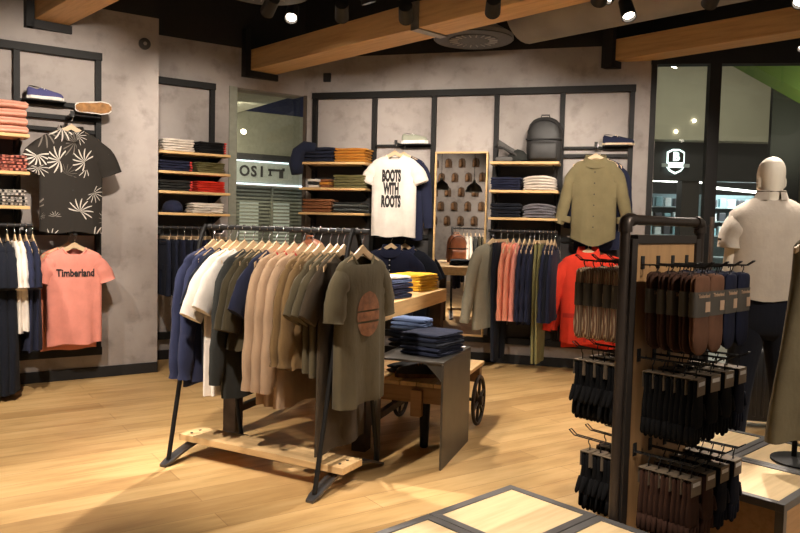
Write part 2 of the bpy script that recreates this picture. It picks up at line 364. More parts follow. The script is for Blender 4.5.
# ------------------------------------------------------------------ ducts and diffusers
def cyl(p, q, r, n=24): return tube(B(), [p, q], r, n)
tag(link('ventilation_duct', cyl((1.10, 6.92, 3.36), (4.6, 3.20, 3.36), .33, 32), DUCTM, None, 40), 'wide round grey ventilation duct running under the black ceiling', 'duct')
def diffuser(x, y, z, r, label):
    t = thing('ceiling_diffuser', label, 'air vent', (x, y, z), 0, 'round ceiling air vents')
    link('cone', lathe(B(), [(r, 0), (r * .99, .03), (r * .55, .12), (r * .5, CE - z)], 32, None, (False, True)), DUCTM, t, 35)
    link('face_ring', lathe(B(), [(r * .62, -.012), (r * .62, .004), (r * .98, .004), (r * .98, -.006)], 32), plain('vent_face', (.06, .055, .05), .6), t)
    for i in range(20):
        a = 2 * PI * i / 20
        link('swirl_blade', box(B(), .12 * r / .3, r * .6, -.004, .004, -.02, .0, 0, Matrix.Rotation(a, 4, 'Z') @ Matrix.Rotation(.5, 4, 'X')), DUCTM, t)
diffuser(.58, 6.42, 2.93, .34, 'round swirl air vent below the ceiling, close to the framed back wall')
diffuser(-.93, 5.0, 2.86, .30, 'round swirl air vent hanging beside the long timber beam')
tag(link('ventilation_duct', cyl((-2.6, 6.0, 3.45), (-.2, 5.5, 3.45), .11, 16), DUCTM, None, 40), 'narrow dark air duct near the vent by the long beam', 'duct')
# ------------------------------------------------------------------ spotlights
LENS = emit('lamp_lens', (1, .86, .70), 14)
SPL = ['aimed at the palm print shirt', 'aimed at the rack of navy tees by the coral shirt', 'aimed at the recessed wall with jeans', 'aimed at the denim shelf bay', 'aimed at the white slogan tee',
  'aimed over the tall mirror', 'aimed at the backpack shelves', 'aimed at the olive shirt', 'washing the open oak floor', 'lighting the floor near the spoked wheel', 'aimed at the folded yellow tee', 'aimed at the platform boxes under the mannequin',
  'aimed at the garment rack', 'lighting the floor before the garment rack', 'aimed at the low birch platform', 'aimed at the mannequin', 'lighting the floor by the black suitcase', 'aimed at the niche wall', 'aimed at the niche wall near the pendants', 'aimed at the top of the sock display', 'added to brighten the boxes by the olive coat', 'added to brighten the platform boxes under the coat']
for i, (p, q, w, cone) in enumerate(SPOTS):
    p = Vector(p); d = (Vector(q) - p).normalized()
    M = d.to_track_quat('Z', 'Y').to_matrix().to_4x4()
    t = thing('ceiling_spotlight', 'small black ceiling spotlight ' + SPL[i], 'spotlight', p, 0, 'black ceiling spotlights')
    link('lamp_body', lathe(B(), [(.022, -.13), (.045, -.12), (.05, .03), (.043, .03), (.040, .004), (.0, .0)], 20, M, (True, False)), BLACK, t, 40)
    link('lens', lathe(B(), [(.038, .008), (.0, .0085)], 16, M, (False, False)), LENS, t)
    link('stem', tube(B(), [(-d.x * .06, -d.y * .06, -d.z * .06), (-d.x * .06, -d.y * .06, CE - p.z)], .012, 8), BLACK, t)
    l = bpy.data.lights.new('spot', 'SPOT'); l.energy = w; l.spot_size = R(cone); l.spot_blend = .75; l.shadow_soft_size = .045; l.color = WARM
    lo = bpy.data.objects.new('spot_beam', l); COL.objects.link(lo); lo.parent = t
    lo.location = d * .045; lo.rotation_euler = d.to_track_quat('-Z', 'Y').to_euler()
# ------------------------------------------------------------------ wall fittings
t = thing('wall_speaker', 'small round dark speaker high on the grey wall edge', 'speaker', at('L', .121, 0, 2.818), AL)
link('rim', lathe(B(), [(.048, 0), (.048, .02), (.04, .026)], 24, Matrix.Rotation(PI / 2, 4, 'X')), plain('dark_rim', (.06, .055, .05), .6), t, 40)
link('cone', lathe(B(), [(.016, .02), (.014, .032), (.0, .034)], 16, Matrix.Rotation(PI / 2, 4, 'X'), (True, False)), DUCTM, t, 40)
tag(link('motion_sensor', box(B(), -.04, .04, -.035, 0, -.045, .045, .008), BLACK, None, False, at('B', .261, 0, 2.84), AB), 'small black square box mounted above the framed back wall', 'sensor')

# ------------------------------------------------------------------ black steel display frames on the walls
def frame(w, posts, top, bars, panels, label, s1=None):
    t = wthing('wall_display_rack', label, 'wall frame', w, 'black display frames on the walls')
    a, e = posts[0] - .028, (s1 or posts[-1] + .028)
    wobj('top_rail', wbox(B(), w, a, e, .003, .062, top - .062, top, .003), STEEL, w, t)
    wobj('bottom_rail', wbox(B(), w, a, e, .003, .062, .20, .265, .003), STEEL, w, t)
    for s in posts:
        b = B(); wbox(b, w, s - .022, s + .022, .003, .055, .266, top - .063)
        for i in range(int((top - .4) / .06)):                   # slotted upright
            wbox(b, w, s - .006, s + .006, .055, .057, .3 + i * .06, .33 + i * .06)
        wobj('post', b, STEEL, w, t)
    for s0, s2, z, th in bars: wobj('crossbar', wbox(B(), w, s0 + .027, s2 - .027, .006, .05, z - th / 2, z + th / 2), STEEL, w, t)
    for s0, s2, z0, z1 in panels: wobj('back_panel', wbox(B(), w, s0 + .027, s2 - .027, .004, .02, z0, z1), BACKP, w, t)
frame('L', [.499, 1.096, 1.70, 2.3], 2.68, [(.499, 1.096, 2.236, .035), (.499, 1.096, 2.134, .035), (.499, 1.096, 2.035, .03), (.499, 1.096, 1.211, .04)], [(1.096, 1.7, .267, 1.93), (1.7, 2.3, .267, 1.93)], 'black steel frame on the wall holding the palm print shirt', 2.9)
frame('K', [1.003, 1.62], 2.66, [], [(1.003, 1.62, .9, 1.93)], 'black steel frame on the recessed wall behind the jeans', 1.75)
PB = [.14, .79, 1.41, 2.035, 2.66, 3.29]
frame('B', PB, 2.68, [(.79, 1.41, 2.135, .022), (.79, 1.41, 1.225, .035), (2.66, 3.29, 2.105, .022), (2.66, 3.29, 2.03, .03), (2.66, 3.29, 1.235, .04)],
      [(.14, .79, .267, 1.93), (2.035, 2.66, .267, 1.93), (.79, 1.41, .267, 1.2), (2.66, 3.29, .267, 1.2)], 'long black steel frame spanning the grey wall with the mirror')
def shelf(w, s0, s1, z, label, grp, dep=.33):
    t = wthing('wall_shelf', label, 'shelf', w, grp)
    wobj('board', wbox(B(), w, s0, s1, .058, dep, z - .024, z, .003), SHELFW, w, t)
    for s in (s0 + .06, s1 - .06):
        k = SG[w]; b = B(); prism(b, [(0, 0), (.20, 0), (0, -.07)], -.003, .003, Matrix.Rotation(-PI / 2, 4, 'Z'))
        bmesh.ops.translate(b, verts=b.verts, vec=(s * k, -.058, z - .025)); wobj('bracket', b, BLACK, w, t)
for z, l in ((1.95, 'under the coral fleeces'), (1.672, 'under the checked shirts'), (1.415, 'under the black and white shirts')): shelf('L', 1.045, 1.72, z, 'oak wall shelf ' + l + ' beside the palm print shirt', 'oak shelves beside the palm print shirt')
for z, l in ((1.96, 'topmost'), (1.78, 'second from the top'), (1.60, 'third from the top'), (1.403, 'lowest')): shelf('K', .925, 1.6, z, f'oak shelf, {l} of four on the recessed wall above the jeans', 'oak shelves on the recessed wall')
for z, l in ((1.948, 'topmost'), (1.692, 'middle'), (1.445, 'lowest')): shelf('B', .10, .80, z, f'oak shelf, {l} of three beside the slogan tee', 'oak shelves beside the slogan tee')
for z, l in ((1.953, 'topmost shelf, under the backpack'), (1.688, 'middle shelf below the backpack'), (1.433, 'lowest shelf below the backpack')): shelf('B', 2.03, 2.665, z, f'oak {l} beside the tall mirror', 'oak shelves below the backpack')
def wrail(w, s0, s1, d, z, label):
    t = wthing('hanging_rail', label, 'clothes rail', w, 'clothes rails on the walls'); k = SG[w]
    wobj('bar', tube(B(), [(s0 * k, -d, z), (s1 * k, -d, z)], .0135, 12), BLACK, w, t, 40)
    for s in (s0 + .02, s1 - .02): wobj('bracket', wbox(B(), w, s - .008, s + .008, .055, d, z - .045, z - .014), BLACK, w, t)
wrail('B', 2.03, 2.67, .30, 1.305, 'black wall rail with pink and navy hoodies below the backpack')
wrail('K', .96, 1.60, .30, 1.265, 'black wall rail with jeans on the recessed wall')
wrail('L', 1.03, 1.74, .33, 1.27, 'black wall rail with navy and white tees by the coral shirt')
def arm(w, s, z, label, L=.26):
    t = wthing('wall_hook', label, 'hook', w, 'short display arms holding faced clothes'); k = SG[w]
    wobj('arm', tube(B(), [(s * k, -.052, z), (s * k, -L, z)], .0135, 10), BLACK, w, t, 40)
    wobj('end_stop', wbox(B(), w, s - .015, s + .015, L, L + .006, z - .015, z + .03), BLACK, w, t)
# ------------------------------------------------------------------ mirror
t = wthing('wall_mirror', 'tall wall mirror with a thin oak frame between shelves and slogan tee', 'mirror', 'B')
m, nt, bs = nodes('mirror_silver'); setp(bs, (.80, .79, .76), .015, 1.0)
wobj('glass', wbox(B(), 'B', 1.46, 1.953, .035, .062, .275, 2.052), m, 'B', t)
b = B(); wbox(b, 'B', 1.443, 1.459, .03, .075, .255, 2.07); wbox(b, 'B', 1.954, 1.97, .03, .075, .255, 2.07); wbox(b, 'B', 1.459, 1.954, .03, .075, 2.053, 2.07); wbox(b, 'B', 1.459, 1.954, .03, .075, .255, .274)
wobj('oak_frame', b, SHELFW, 'B', t)
# ================================================================== CLOTHES
def waves(seed):
    r = random.Random(seed); return [(r.uniform(5, 11) * (1 + i), r.uniform(0, 6.3), r.uniform(.5, 1) / (1 + .7 * i)) for i in range(3)]
def garment(name, mat, w=.5, L=.72, th=.07, sl=.2, sa=28, sr=.075, neck=.085, drop=.055, dip=.06, flare=1., fold=.008, seed=1, long=False, parent=None, waist=1., rmax=None, a0=64, tail=0, sidefold=.0, elbow=.25, n=36, sleeves=True, thick_top=.8):
    """a shirt on its hanger: x across the shoulders, -y the front, origin at the neck top"""
    W = waves(seed); bm = bmesh.new(); rings = []
    zs = [-L, -L + .012, -L * .86, -L * .70, -L * .52, -L * .36, -.20, -.13, -drop - .012, -drop * .72, -drop * .35, -.004, 0]
    for z in zs:
        t = min(1, max(0, (-z - .15) / (L - .15)))
        if z < -drop - .001: hw = w / 2 * (1 + (flare - 1) * t) * (1 - (1 - waist) * math.sin(PI * min(1, t * 1.3)) if t < .77 else 1 - (1 - waist) * math.sin(PI))
        else: hw = neck + (w / 2 - neck) * (abs(z) / drop) ** .8
        hd = th / 2 * (1 if z < -.13 else thick_top + (1 - thick_top) * abs(z) / .13)
        if z > -drop: hd = max(hd * (.6 + .4 * abs(z) / drop), .022)
        ring = []
        for i in range(n):
            a = 2 * PI * i / n; c, s = math.cos(a), math.sin(a)
            x = hw * sup(c, 2.6); y = hd * sup(s, 2.6)
            f = sum(q * math.sin(k * x * 2.6 + ph + s * 1.3 + 2.2 * z) for k, ph, q in W)
            amp = fold * (.12 + .88 * t) if z < -.1 else fold * .08
            y += f * amp; x += sidefold * t * math.sin(a * 3 + W[0][1])
            zz = z
            if z > -.02: zz -= dip * max(0, -s) ** 1.5 + .012 * max(0, s)
            elif z > -drop: zz -= dip * .45 * max(0, -s) ** 1.5 * (1 - abs(z) / drop)
            if tail and z < -L * .5: zz += tail * (x / hw) ** 2 * ((-z - L * .5) / (L * .5)) ** 2
            if z < -L + .02: zz += .008 * math.sin(5 * x / w * 2 + W[1][1])
            ring.append((x, y, zz))
        rings.append(ring)
    loft(bm, rings, (False, False))
    top = rings[-1]
    if sleeves:
        for sg in (-1, 1):
            px, pz = w / 2 - .06, -drop * .82 - .068; T = sl + .06
            us = [0, .05, .10, .16, .23, .31, .40, .5, .6, .7, .8, .9, .955, 1] if long else [0, .10, .2, .32, .46, .62, .80, .97, 1]
            pr = []; prev = 0
            for j, u in enumerate(us):
                a0_ = a0; bend_ = max(0, 1 - u * T / .17) ** 1.3
                ang = R(sa * (1 - elbow * u if long else 1) + (a0_ - sa) * bend_)
                px += T * (u - prev) * math.sin(ang); pz -= T * (u - prev) * math.cos(ang); prev = u
                rm = rmax or max(sr, .072 if long else .080)
                r = .066 + (rm - .066) * min(1, u * T / .12) if u * T < .12 else rm + (sr - rm) * ((u * T - .12) / max(.01, T - .12)) ** .8
                if long and u > .93: r *= .84
                if not long and u == 1: r *= .985
                wr = (.0022 if long else .0015) * math.sin(j * 2.3 + seed + sg)
                ax, az = math.cos(ang), math.sin(ang)
                dd = min(th * .46, .06 + th * .12) * (.85 + .15 * min(1, u * 4))
                ring = []
                for i in range(14):
                    a = 2 * PI * i / 14; e = (r + wr) * math.cos(a); d = dd * math.sin(a) * (1 + .12 * math.sin(j * 1.7 + seed))
                    ring.append((sg * (px + ax * e), d + .004 * math.sin(3 * u * 6 + i) * min(1, u * 5), pz + az * e))
                pr.append(ring if sg > 0 else ring[::-1])
            loft(bm, pr, (False, True))
    bmesh.ops.recalc_face_normals(bm, faces=bm.faces[:])
    o = link(name, bm, mat, parent, 60)
    return o, top
def neckband(o, top, mat, r=.008):
    bm = tube(B(), [Vector(p) + Vector((0, 0, -.002)) for p in top[::2]], r, 6, False, True); return link('neckband', bm, mat, o, True)
def collar(o, mat, w=.085, spread=.07, stand=.03):
    """a shirt collar: a standing band and two falling points"""
    bm = B(); rg = []
    for i in range(17):
        a = R(-250 + 320 * i / 16); f = max(0, -math.sin(a))
        x, y, z = w * math.cos(a), .04 * math.sin(a), .0 - .055 * f
        k = 1.30 + .15 * f
        rg.append([(x, y, z), (x, y, z + stand), (x * 1.06, y * 1.15, z + stand + .004), (x * k, y * 1.5 - .008 * f, z - .022 - .022 * f), (x * k * .98, y * 1.4 - .006 * f, z - .022 - .02 * f)])
    loft(bm, rg, (False, False), False); return link('collar', bm, mat, o, 50)
def strip_on(o, poly, mat, name, off=.003, th=.003):
    bm = B()
    xs = [p[0] for p in poly]; zs = [p[1] for p in poly]; nx, nz = 4, max(2, int((max(zs) - min(zs)) / .05))
    g = [[bm.verts.new((min(xs) + (max(xs) - min(xs)) * i / nx, 0, min(zs) + (max(zs) - min(zs)) * j / nz)) for i in range(nx + 1)] for j in range(nz + 1)]
    for j in range(nz):
        for i in range(nx): bm.faces.new((g[j][i], g[j][i + 1], g[j + 1][i + 1], g[j + 1][i]))
    lay_on(bm, o, off); return link(name, bm, mat, o, True)
def buttons(o, zs, mat, x=0):
    for z in zs: link('button', lay_on(lathe(B(), [(.006, -.001), (.006, .003)], 10, TR(x, 0, z, 0, PI / 2)), o, .006), mat, o)
def ruffle(o, w, z0, L, th, mat, seed, fl=1.12):
    W = waves(seed); rings = []
    for j in range(5):
        u = j / 4; hw = w / 2 * (1 + (fl - 1) * u) + .004; hd = th / 2 * (1 + .5 * u) + .004
        rings.append([(hw * sup(math.cos(a), 2.8), hd * sup(math.sin(a), 2.8) + .007 * u * math.sin(9 * a + W[0][1]), z0 - L * u + .004 * math.sin(7 * a)) for a in [2 * PI * i / 40 for i in range(40)]])
    bm = B(); loft(bm, rings, (False, False)); return link('ruffle', bm, mat, o, 60)
def trousers(name, mat, w=.38, L=1.0, th=.05, seed=1, parent=None, taper=.62, gap=.0, rise=.27):
    W = waves(seed); bm = bmesh.new()
    def rg(cx, hw, hd, z, k): return [(cx + hw * sup(math.cos(a), 3) , hd * sup(math.sin(a), 3) + .004 * math.sin(6 * math.cos(a) + W[0][1] + z * 5), z) for a in [2 * PI * i / 24 for i in range(24)]]
    loft(bm, [rg(0, w / 2, th / 2, 0, 0), rg(0, w / 2, th / 2, -.035, 0), rg(0, w / 2 * 1.06, th / 2, -.12, 0), rg(0, w / 2 * 1.12, th / 2, -rise, 0)], (True, True))
    for s in (-1, 1):
        rings = []
        for j in range(9):
            u = j / 8; z = -rise + .05 - (L - rise + .05) * u; hw = w * .275 * (1 - (1 - taper) * u)
            rings.append(rg(s * (w * .28 * (1 - .25 * u) + gap * u), hw, th / 2 * (.96 - .08 * u) , z, 0))
        loft(bm, rings, (True, True))
    o = link(name, bm, mat, parent, 60)
    link('waistband', loft_ret([rg(0, w / 2 + .004, th / 2 + .004, .002, 0), rg(0, w / 2 + .004, th / 2 + .004, -.036, 0)]), mat, o, 60)
    return o
def loft_ret(r, cap=(False, False)): b = B(); loft(b, r, cap); return b
# ------------------------------------------------------------------ hangers
def hook_pts(r=.0165, z=-.085): return [(0, 0, z), (0, 0, -.045), (.010, 0, -.028), (.0165, 0, -.010), (.0165, 0, .004), (.010, 0, .0145), (0, 0, .0175), (-.010, 0, .0145), (-.0165, 0, .004), (-.017, 0, -.006)]
def wood_hanger_meshes():
    b = B(); rings = []
    for i in range(21):
        x = -.2 + .4 * i / 20; ax = abs(x); z = -.098 - .078 * (ax / .2) - .012 * (ax / .2) ** 2 + .010 * math.exp(-(x / .03) ** 2); h = .021 - .008 * ax / .2; y = -.010 * (ax / .2) ** 2
        rings.append([(x, y - .006, z - h), (x, y + .006, z - h), (x, y + .0075, z), (x, y + .005, z + h), (x, y - .005, z + h), (x, y - .0075, z)])
    loft(b, rings); return b, tube(B(), hook_pts(), .0022, 6)
def clip_hanger_meshes():
    b = box(B(), -.18, .18, -.008, .008, -.105, -.078, .003)
    c = B(); box(c, -.012, .012, -.014, .014, -.135, -.10, .002); tube(c, [(-.014, 0, -.118), (.014, 0, -.118)], .006, 6)
    return b, tube(B(), hook_pts(), .0022, 6), c
HPROTO = {}
def hanger(kind, label, loc, rot, group):
    nm = 'wooden_hanger' if kind == 'wood' else 'clip_hanger'
    if kind not in HPROTO:
        t = thing(nm, label, 'hanger', loc, rot, group)
        if kind == 'wood':
            b, h = wood_hanger_meshes(); ks = [link('shoulder_bar', b, HANGW, t, 40), link('hook', h, CHROME, t, True)]
        else:
            b, h, c = clip_hanger_meshes(); ks = [link('bar', b, HANGW, t), link('hook', h, CHROME, t, True)]
            k1 = link('clip', c, CHROME, t); k1.location.x = -.13; k2 = k1.copy(); COL.objects.link(k2); k2.location.x = .13; ks += [k1, k2]
        HPROTO[kind] = (t, ks); return t
    t, ks = HPROTO[kind]; return dup(t, ks, label, loc, rot, group)
def place(o, loc, rot, label, cat, group=None):
    o.location = loc; o.rotation_euler = (0, 0, rot); return tag(o, label, cat, group)
NZ = .115                                                           # neck of a garment below its rail
HG = None
def hang(o, loc, rot, label, cat, group, hlabel, kind='wood', hgroup=None):
    """hang garment o (neck at its origin) under the rail point loc"""
    place(o, (loc[0], loc[1], loc[2] - (NZ if kind == 'wood' else .112)), rot, label, cat, group)
    hanger(kind, hlabel, loc, rot, hgroup)

# ------------------------------------------------------------------ garment rack in the middle of the shop
RU = Vector((.8785, -.4777, 0)); RV = Vector((.4777, .8785, 0)); RA = math.atan2(RU.y, RU.x)
RO = Vector((-1.10, 4.26, 0)); RL = .973; RZ = 1.305
rk = thing('garment_rack', 'freestanding black pipe garment rack with an oak plank between its feet', 'clothes rack', RO, RA)
link('rail', tube(B(), [(-.02, 0, RZ), (RL + .10, 0, RZ)], .0135, 12), BLACK, rk, 40)
for x in (0, RL):
    rd = -.012 if x == 0 else .012
    for s in (-1, 1):
        link('leg', tube(B(), [(x, s * .30, .03), (x + rd * .5, s * .165, .70), (x + rd, s * .06, 1.22), (x + rd, s * .035, 1.28), (x + rd, s * .012, RZ + .012)], .0125, 10), STEEL, rk, 40)
    b = B(); rings = []
    for i in range(17):
        y = -.345 + .69 * i / 16; z = .085 * math.cos(y / .345 * PI / 2) ** 1.0; hw = .030 if abs(y) < .33 else .02
        rings.append([(x - hw, y, z), (x + hw, y, z), (x + hw, y, z + .013), (x - hw, y, z + .013)])
    loft(b, rings); link('foot', b, plain('grey_steel_foot', (.10, .098, .10), .4, .7), rk)
pk = link('plank', box(B(), -.05, RL + .08, -.172, .01, .099, .135, .003), OAK, rk)
for x in (.0, RL + .03):
    for y in (-.125, -.055): link('bolt', lathe(B(), [(.008, .1345), (.008, .139), (.0, .1395)], 8, TR(x, y, 0), (True, False)), BLACK, pk)
def rpt(s): p = RO + RU * s; return (p.x, p.y, RZ)
RROT = RA + PI / 2
RG = 'clothes on the pipe garment rack'; RH = 'hangers on the pipe garment rack'
def rack(o, s, label, cat='shirt', kind='wood'): hang(o, rpt(s), RROT, label, cat, RG, ('wooden hanger holding the ' if kind == 'wood' else 'wooden clip hanger holding the ') + label.split(' on ')[0].split(', ')[0], kind, RH)
def G(mat, **k): return garment(k.pop('name', 't_shirt'), mat, **k)
def gtee(name, mat, s, label, cat='t-shirt', **k):
    o, top = garment(name, mat, **k); neckband(o, top, mat); rack(o, s, label, cat); return o
LS = dict(long=True, sl=.56, sa=7, sr=.048, rmax=.066, th=.062)
def cuffs(o, w, sl, sa, mat): pass
gtee('sweatshirt', F('blue'), .035, 'dark blue long sweatshirt at the window end of the garment rack', 'sweatshirt', w=.46, L=.76, seed=3, **LS)
gtee('sweatshirt', F('blue'), .095, 'second dark blue long sweatshirt, beside the plain black tee', 'sweatshirt', w=.45, L=.74, seed=4, **LS)
gtee('t_shirt', F('darknavy'), .155, 'black navy tee hanging between blue sweatshirt and white tees', w=.44, L=.66, th=.05, seed=5)
gtee('t_shirt', F('white'), .205, 'white short sleeved tee with rolled cuff on the garment rack', w=.5, L=.80, th=.055, sa=26, sl=.24, sr=.085, seed=6)
gtee('t_shirt', F('white'), .260, 'second white tee, next to the black long sleeve, on garment rack', w=.48, L=.78, th=.05, seed=7)
gtee('sweatshirt', F('charcoal'), .325, 'charcoal long sleeved sweatshirt hanging behind the white tees', 'sweatshirt', w=.47, L=.80, seed=8, **LS)
for s, l, sd in ((.385, 'dark olive tiered blouse with flounced sleeve, beside the charcoal sweatshirt', 9), (.435, 'second dark olive tiered blouse, beside the short navy tee', 10)):
    o = gtee('tiered_blouse', F('darkolive'), s, l, 'blouse', w=.46, L=.50, th=.055, sl=.28, sa=16, sr=.07, seed=sd)
    ruffle(o, .47, -.38, .14, .055, F('darkolive'), sd)
gtee('t_shirt', F('navy'), .485, 'navy short tee hanging between olive blouses and beige sweatshirts', w=.45, L=.52, th=.05, seed=11)
NK = fabric('red_neck_tape', (.45, .04, .03))
for i, s in enumerate((.545, .605, .665)):
    o, top = garment('sweatshirt', F('beige'), w=.47, L=.80, seed=12 + i, **LS); neckband(o, top, NK, .006)
    rack(o, s, ('beige sweatshirt with red neck tape, next to the navy tee', 'beige sweatshirt with red neck tape, the middle of three', 'beige sweatshirt with red neck tape, next to khaki jackets')[i], 'sweatshirt')
for i, s in enumerate((.725, .775)):
    o = gtee('tiered_jacket', F('khaki'), s, ('khaki tiered jacket hanging next to the beige sweatshirts', 'second khaki tiered jacket, next to the olive tees')[i], 'jacket', w=.46, L=.46, th=.055, sl=.42, sa=9, sr=.062, long=True, seed=16 + i)
    ruffle(o, .47, -.32, .15, .06, F('khaki'), 16 + i); ruffle(o, .49, -.45, .13, .06, F('khaki'), 19 + i)
gtee('t_shirt', F('olive'), .835, 'plain olive tee next to the khaki jackets on the rack', w=.46, L=.60, th=.05, seed=21)
gtee('t_shirt', F('olive'), .88, 'second plain olive tee, behind the long dark brown dress', w=.46, L=.62, th=.05, seed=22)
gtee('dress', F('brown'), .92, 'long dark brown dress hanging behind the globe print tee', 'dress', w=.44, L=1.0, th=.045, flare=1.05, seed=23)
o, top = garment('t_shirt', F('olive'), w=.44, L=.76, th=.085, sl=.18, a0=62, rmax=.078, sa=7, sr=.078, seed=24, fold=.018, neck=.095, dip=.075)
neckband(o, top, F('olive')); hang(o, rpt(RL + .06), RROT - R(1), 'olive tee with rust globe print facing out at the rack end', 't-shirt', RG, 'wooden hanger in the olive globe print tee', 'wood', RH)
b = B()                                                             # the worn round print: a disc with a gap of lines across it
for z0, z1 in ((.02, .115), (-.035, .012), (-.115, -.045)):
    g = []
    for j in range(9):
        z = z0 + (z1 - z0) * j / 8; hw = math.sqrt(max(.0001, .115 ** 2 - z * z)) * .88
        g.append([(hw * (i / 6 - 1) , 0, z - .30) for i in range(13)])
    loft(b, g, (False, False), False)
link('globe_print', lay_on(b, o, .004), RUST, o)
# ------------------------------------------------------------------ clothes facing out on the walls
WG = 'clothes faced out on the walls'; WH = 'hangers of clothes faced out on the walls'
def face(o, w, s, rail, d, label, cat, hl, kind='wood'):
    hang(o, at(w, s, d, rail), WALLS[w][3], label, cat, WG, hl, kind, WH)
arm('L', .737, 2.134, 'short arm on the wall frame holding the palm print shirt')
o, top = garment('shirt', PALM, w=.46, L=.80, th=.10, sl=.19, sa=22, sr=.092, rmax=.094, a0=60, seed=31, fold=.020, neck=.08, drop=.07)
collar(o, PALM); strip_on(o, [(-.016, -.79), (.016, -.10)], PALM, 'placket', .004); buttons(o, (-.14, -.25, -.36, -.47, -.58), INK)
face(o, 'L', .737, 2.134, .22, 'black short sleeved shirt with white palm frond print', 'shirt', 'wooden hanger inside the palm print shirt')
arm('L', .717, 1.211, 'short arm on the wall frame holding the coral slogan tee')
o, top = garment('t_shirt', F('pink'), w=.41, L=.76, th=.10, sl=.125, sa=20, sr=.070, rmax=.074, a0=58, seed=32, fold=.020); neckband(o, top, F('pink'))
face(o, 'L', .717, 1.211, .23, 'coral pink tee with dark lettering across the chest', 't-shirt', 'wooden hanger in the coral lettered tee')
def put_text(o, txt, size, z, mat, xs=1., off=0., line=1., x=0, sp=1.):
    b = text_mesh(txt, size, xs, off, .001, sp, line); bmesh.ops.translate(b, verts=b.verts, vec=(x, 0, z)); return link('lettering', lay_on(b, o, .006), mat, o)
put_text(o, 'Timberland', .080, -.195, INK, .76, .0025)
o, top = garment('t_shirt', F('coral'), w=.42, L=.82, th=.05, sl=.12, sa=20, sr=.070, rmax=.074, a0=58, seed=33); neckband(o, top, F('coral'))
face(o, 'L', .740, 1.211, .12, 'coral tee hanging directly behind the lettered coral tee', 't-shirt', 'wooden hanger behind the lettered coral tee')
arm('B', 1.09, 2.135, 'short arm on the back frame holding the white slogan tee')
o, top = garment('t_shirt', F('white'), w=.45, L=.80, th=.11, sl=.14, sa=24, sr=.076, rmax=.08, a0=62, seed=34, fold=.020); neckband(o, top, F('white'))
face(o, 'B', 1.075, 2.135, .24, 'white tee printed BOOTS WITH ROOTS in black capitals', 't-shirt', 'wooden hanger in the white slogan tee')
put_text(o, 'BOOTS\nWITH\nROOTS', .150, -.335, INK, .39, .0095, .83, -.012)
o, top = garment('jacket', F('navy'), w=.43, L=.83, th=.08, seed=35, **{k: v for k, v in LS.items() if k != 'th'}); neckband(o, top, F('navy'))
face(o, 'B', 1.13, 2.135, .11, 'navy jacket hanging behind the white slogan tee', 'jacket', 'wooden hanger of the navy jacket behind the slogan tee')
arm('B', 1.07, 1.225, 'short arm on the back frame holding the navy polos')
for d, s, l in ((.24, 1.06, 'navy polo shirt faced out below the white slogan tee'), (.13, 1.17, 'second navy polo shirt, behind the one below the slogan tee')):
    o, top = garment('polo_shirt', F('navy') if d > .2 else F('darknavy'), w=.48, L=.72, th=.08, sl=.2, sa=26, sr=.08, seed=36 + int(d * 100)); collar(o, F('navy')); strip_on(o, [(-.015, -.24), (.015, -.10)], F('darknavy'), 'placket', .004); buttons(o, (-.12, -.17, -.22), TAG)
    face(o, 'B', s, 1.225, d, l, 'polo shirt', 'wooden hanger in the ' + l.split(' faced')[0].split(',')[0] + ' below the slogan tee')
arm('B', 2.985, 2.105, 'short arm on the back frame holding the olive shirt')
o, top = garment('shirt', F('shirtolive'), w=.40, L=.80, th=.10, sl=.47, sa=15, sr=.050, rmax=.062, tail=.07, long=True, seed=38, fold=.018, neck=.075, elbow=.2)
collar(o, F('shirtolive')); strip_on(o, [(-.017, -.79), (.017, -.10)], F('shirtolive'), 'placket', .004); buttons(o, (-.13, -.23, -.33, -.43, -.53, -.63), INK)
for x in (-.135, .135): strip_on(o, [(x - .06, -.36), (x + .06, -.22)], F('shirtolive'), 'chest_pocket', .005)
for sg in (-1, 1):
    cf = lathe(B(), [(.060, -.03), (.068, -.025), (.068, .025), (.060, .03)], 16, TR(sg * .268, 0, -.555, 0, 0, sg * -.2) @ Matrix.Diagonal((1, .62, 1, 1))); link('rolled_cuff', cf, F('shirtolive'), o, 40)
face(o, 'B', 2.985, 2.105, .23, 'olive long sleeved button shirt with rolled cuffs on the grey wall', 'shirt', 'wooden hanger in the olive button shirt')
o, top = garment('shirt', F('navy'), w=.42, L=.84, th=.06, seed=39, long=True, sl=.5, sa=8, sr=.05); neckband(o, top, F('navy'))
face(o, 'B', 3.02, 2.105, .11, 'navy shirt hanging behind the olive button shirt', 'shirt', 'wooden hanger of the navy shirt behind the olive one')
arm('B', 2.96, 1.235, 'short arm on the back frame holding the red jacket')
o, top = garment('jacket', F('red'), w=.46, L=.84, th=.13, sl=.60, sa=15, sr=.060, long=True, seed=40, fold=.020, neck=.085)
collar(o, F('red'), .088, .07, .055); strip_on(o, [(-.012, -.82), (.012, -.11)], fabric('red_zip_flap', (.42, .03, .02)), 'zip_flap', .006)
for x in (-.15, .15): strip_on(o, [(x - .055, -.60), (x + .055, -.56)], fabric('red_zip_flap', (.42, .03, .02)), 'pocket_flap', .008)
face(o, 'B', 2.95, 1.235, .22, 'bright red zip jacket behind the striped sock display', 'jacket', 'wooden hanger in the red zip jacket')
o, top = garment('jacket', F('red'), w=.55, L=.90, th=.06, sl=.6, sa=10, sr=.06, long=True, seed=41); neckband(o, top, F('red'))
face(o, 'B', 3.0, 1.235, .10, 'longer red jacket hanging behind the bright red zip jacket', 'jacket', 'wooden hanger of the longer red jacket behind')
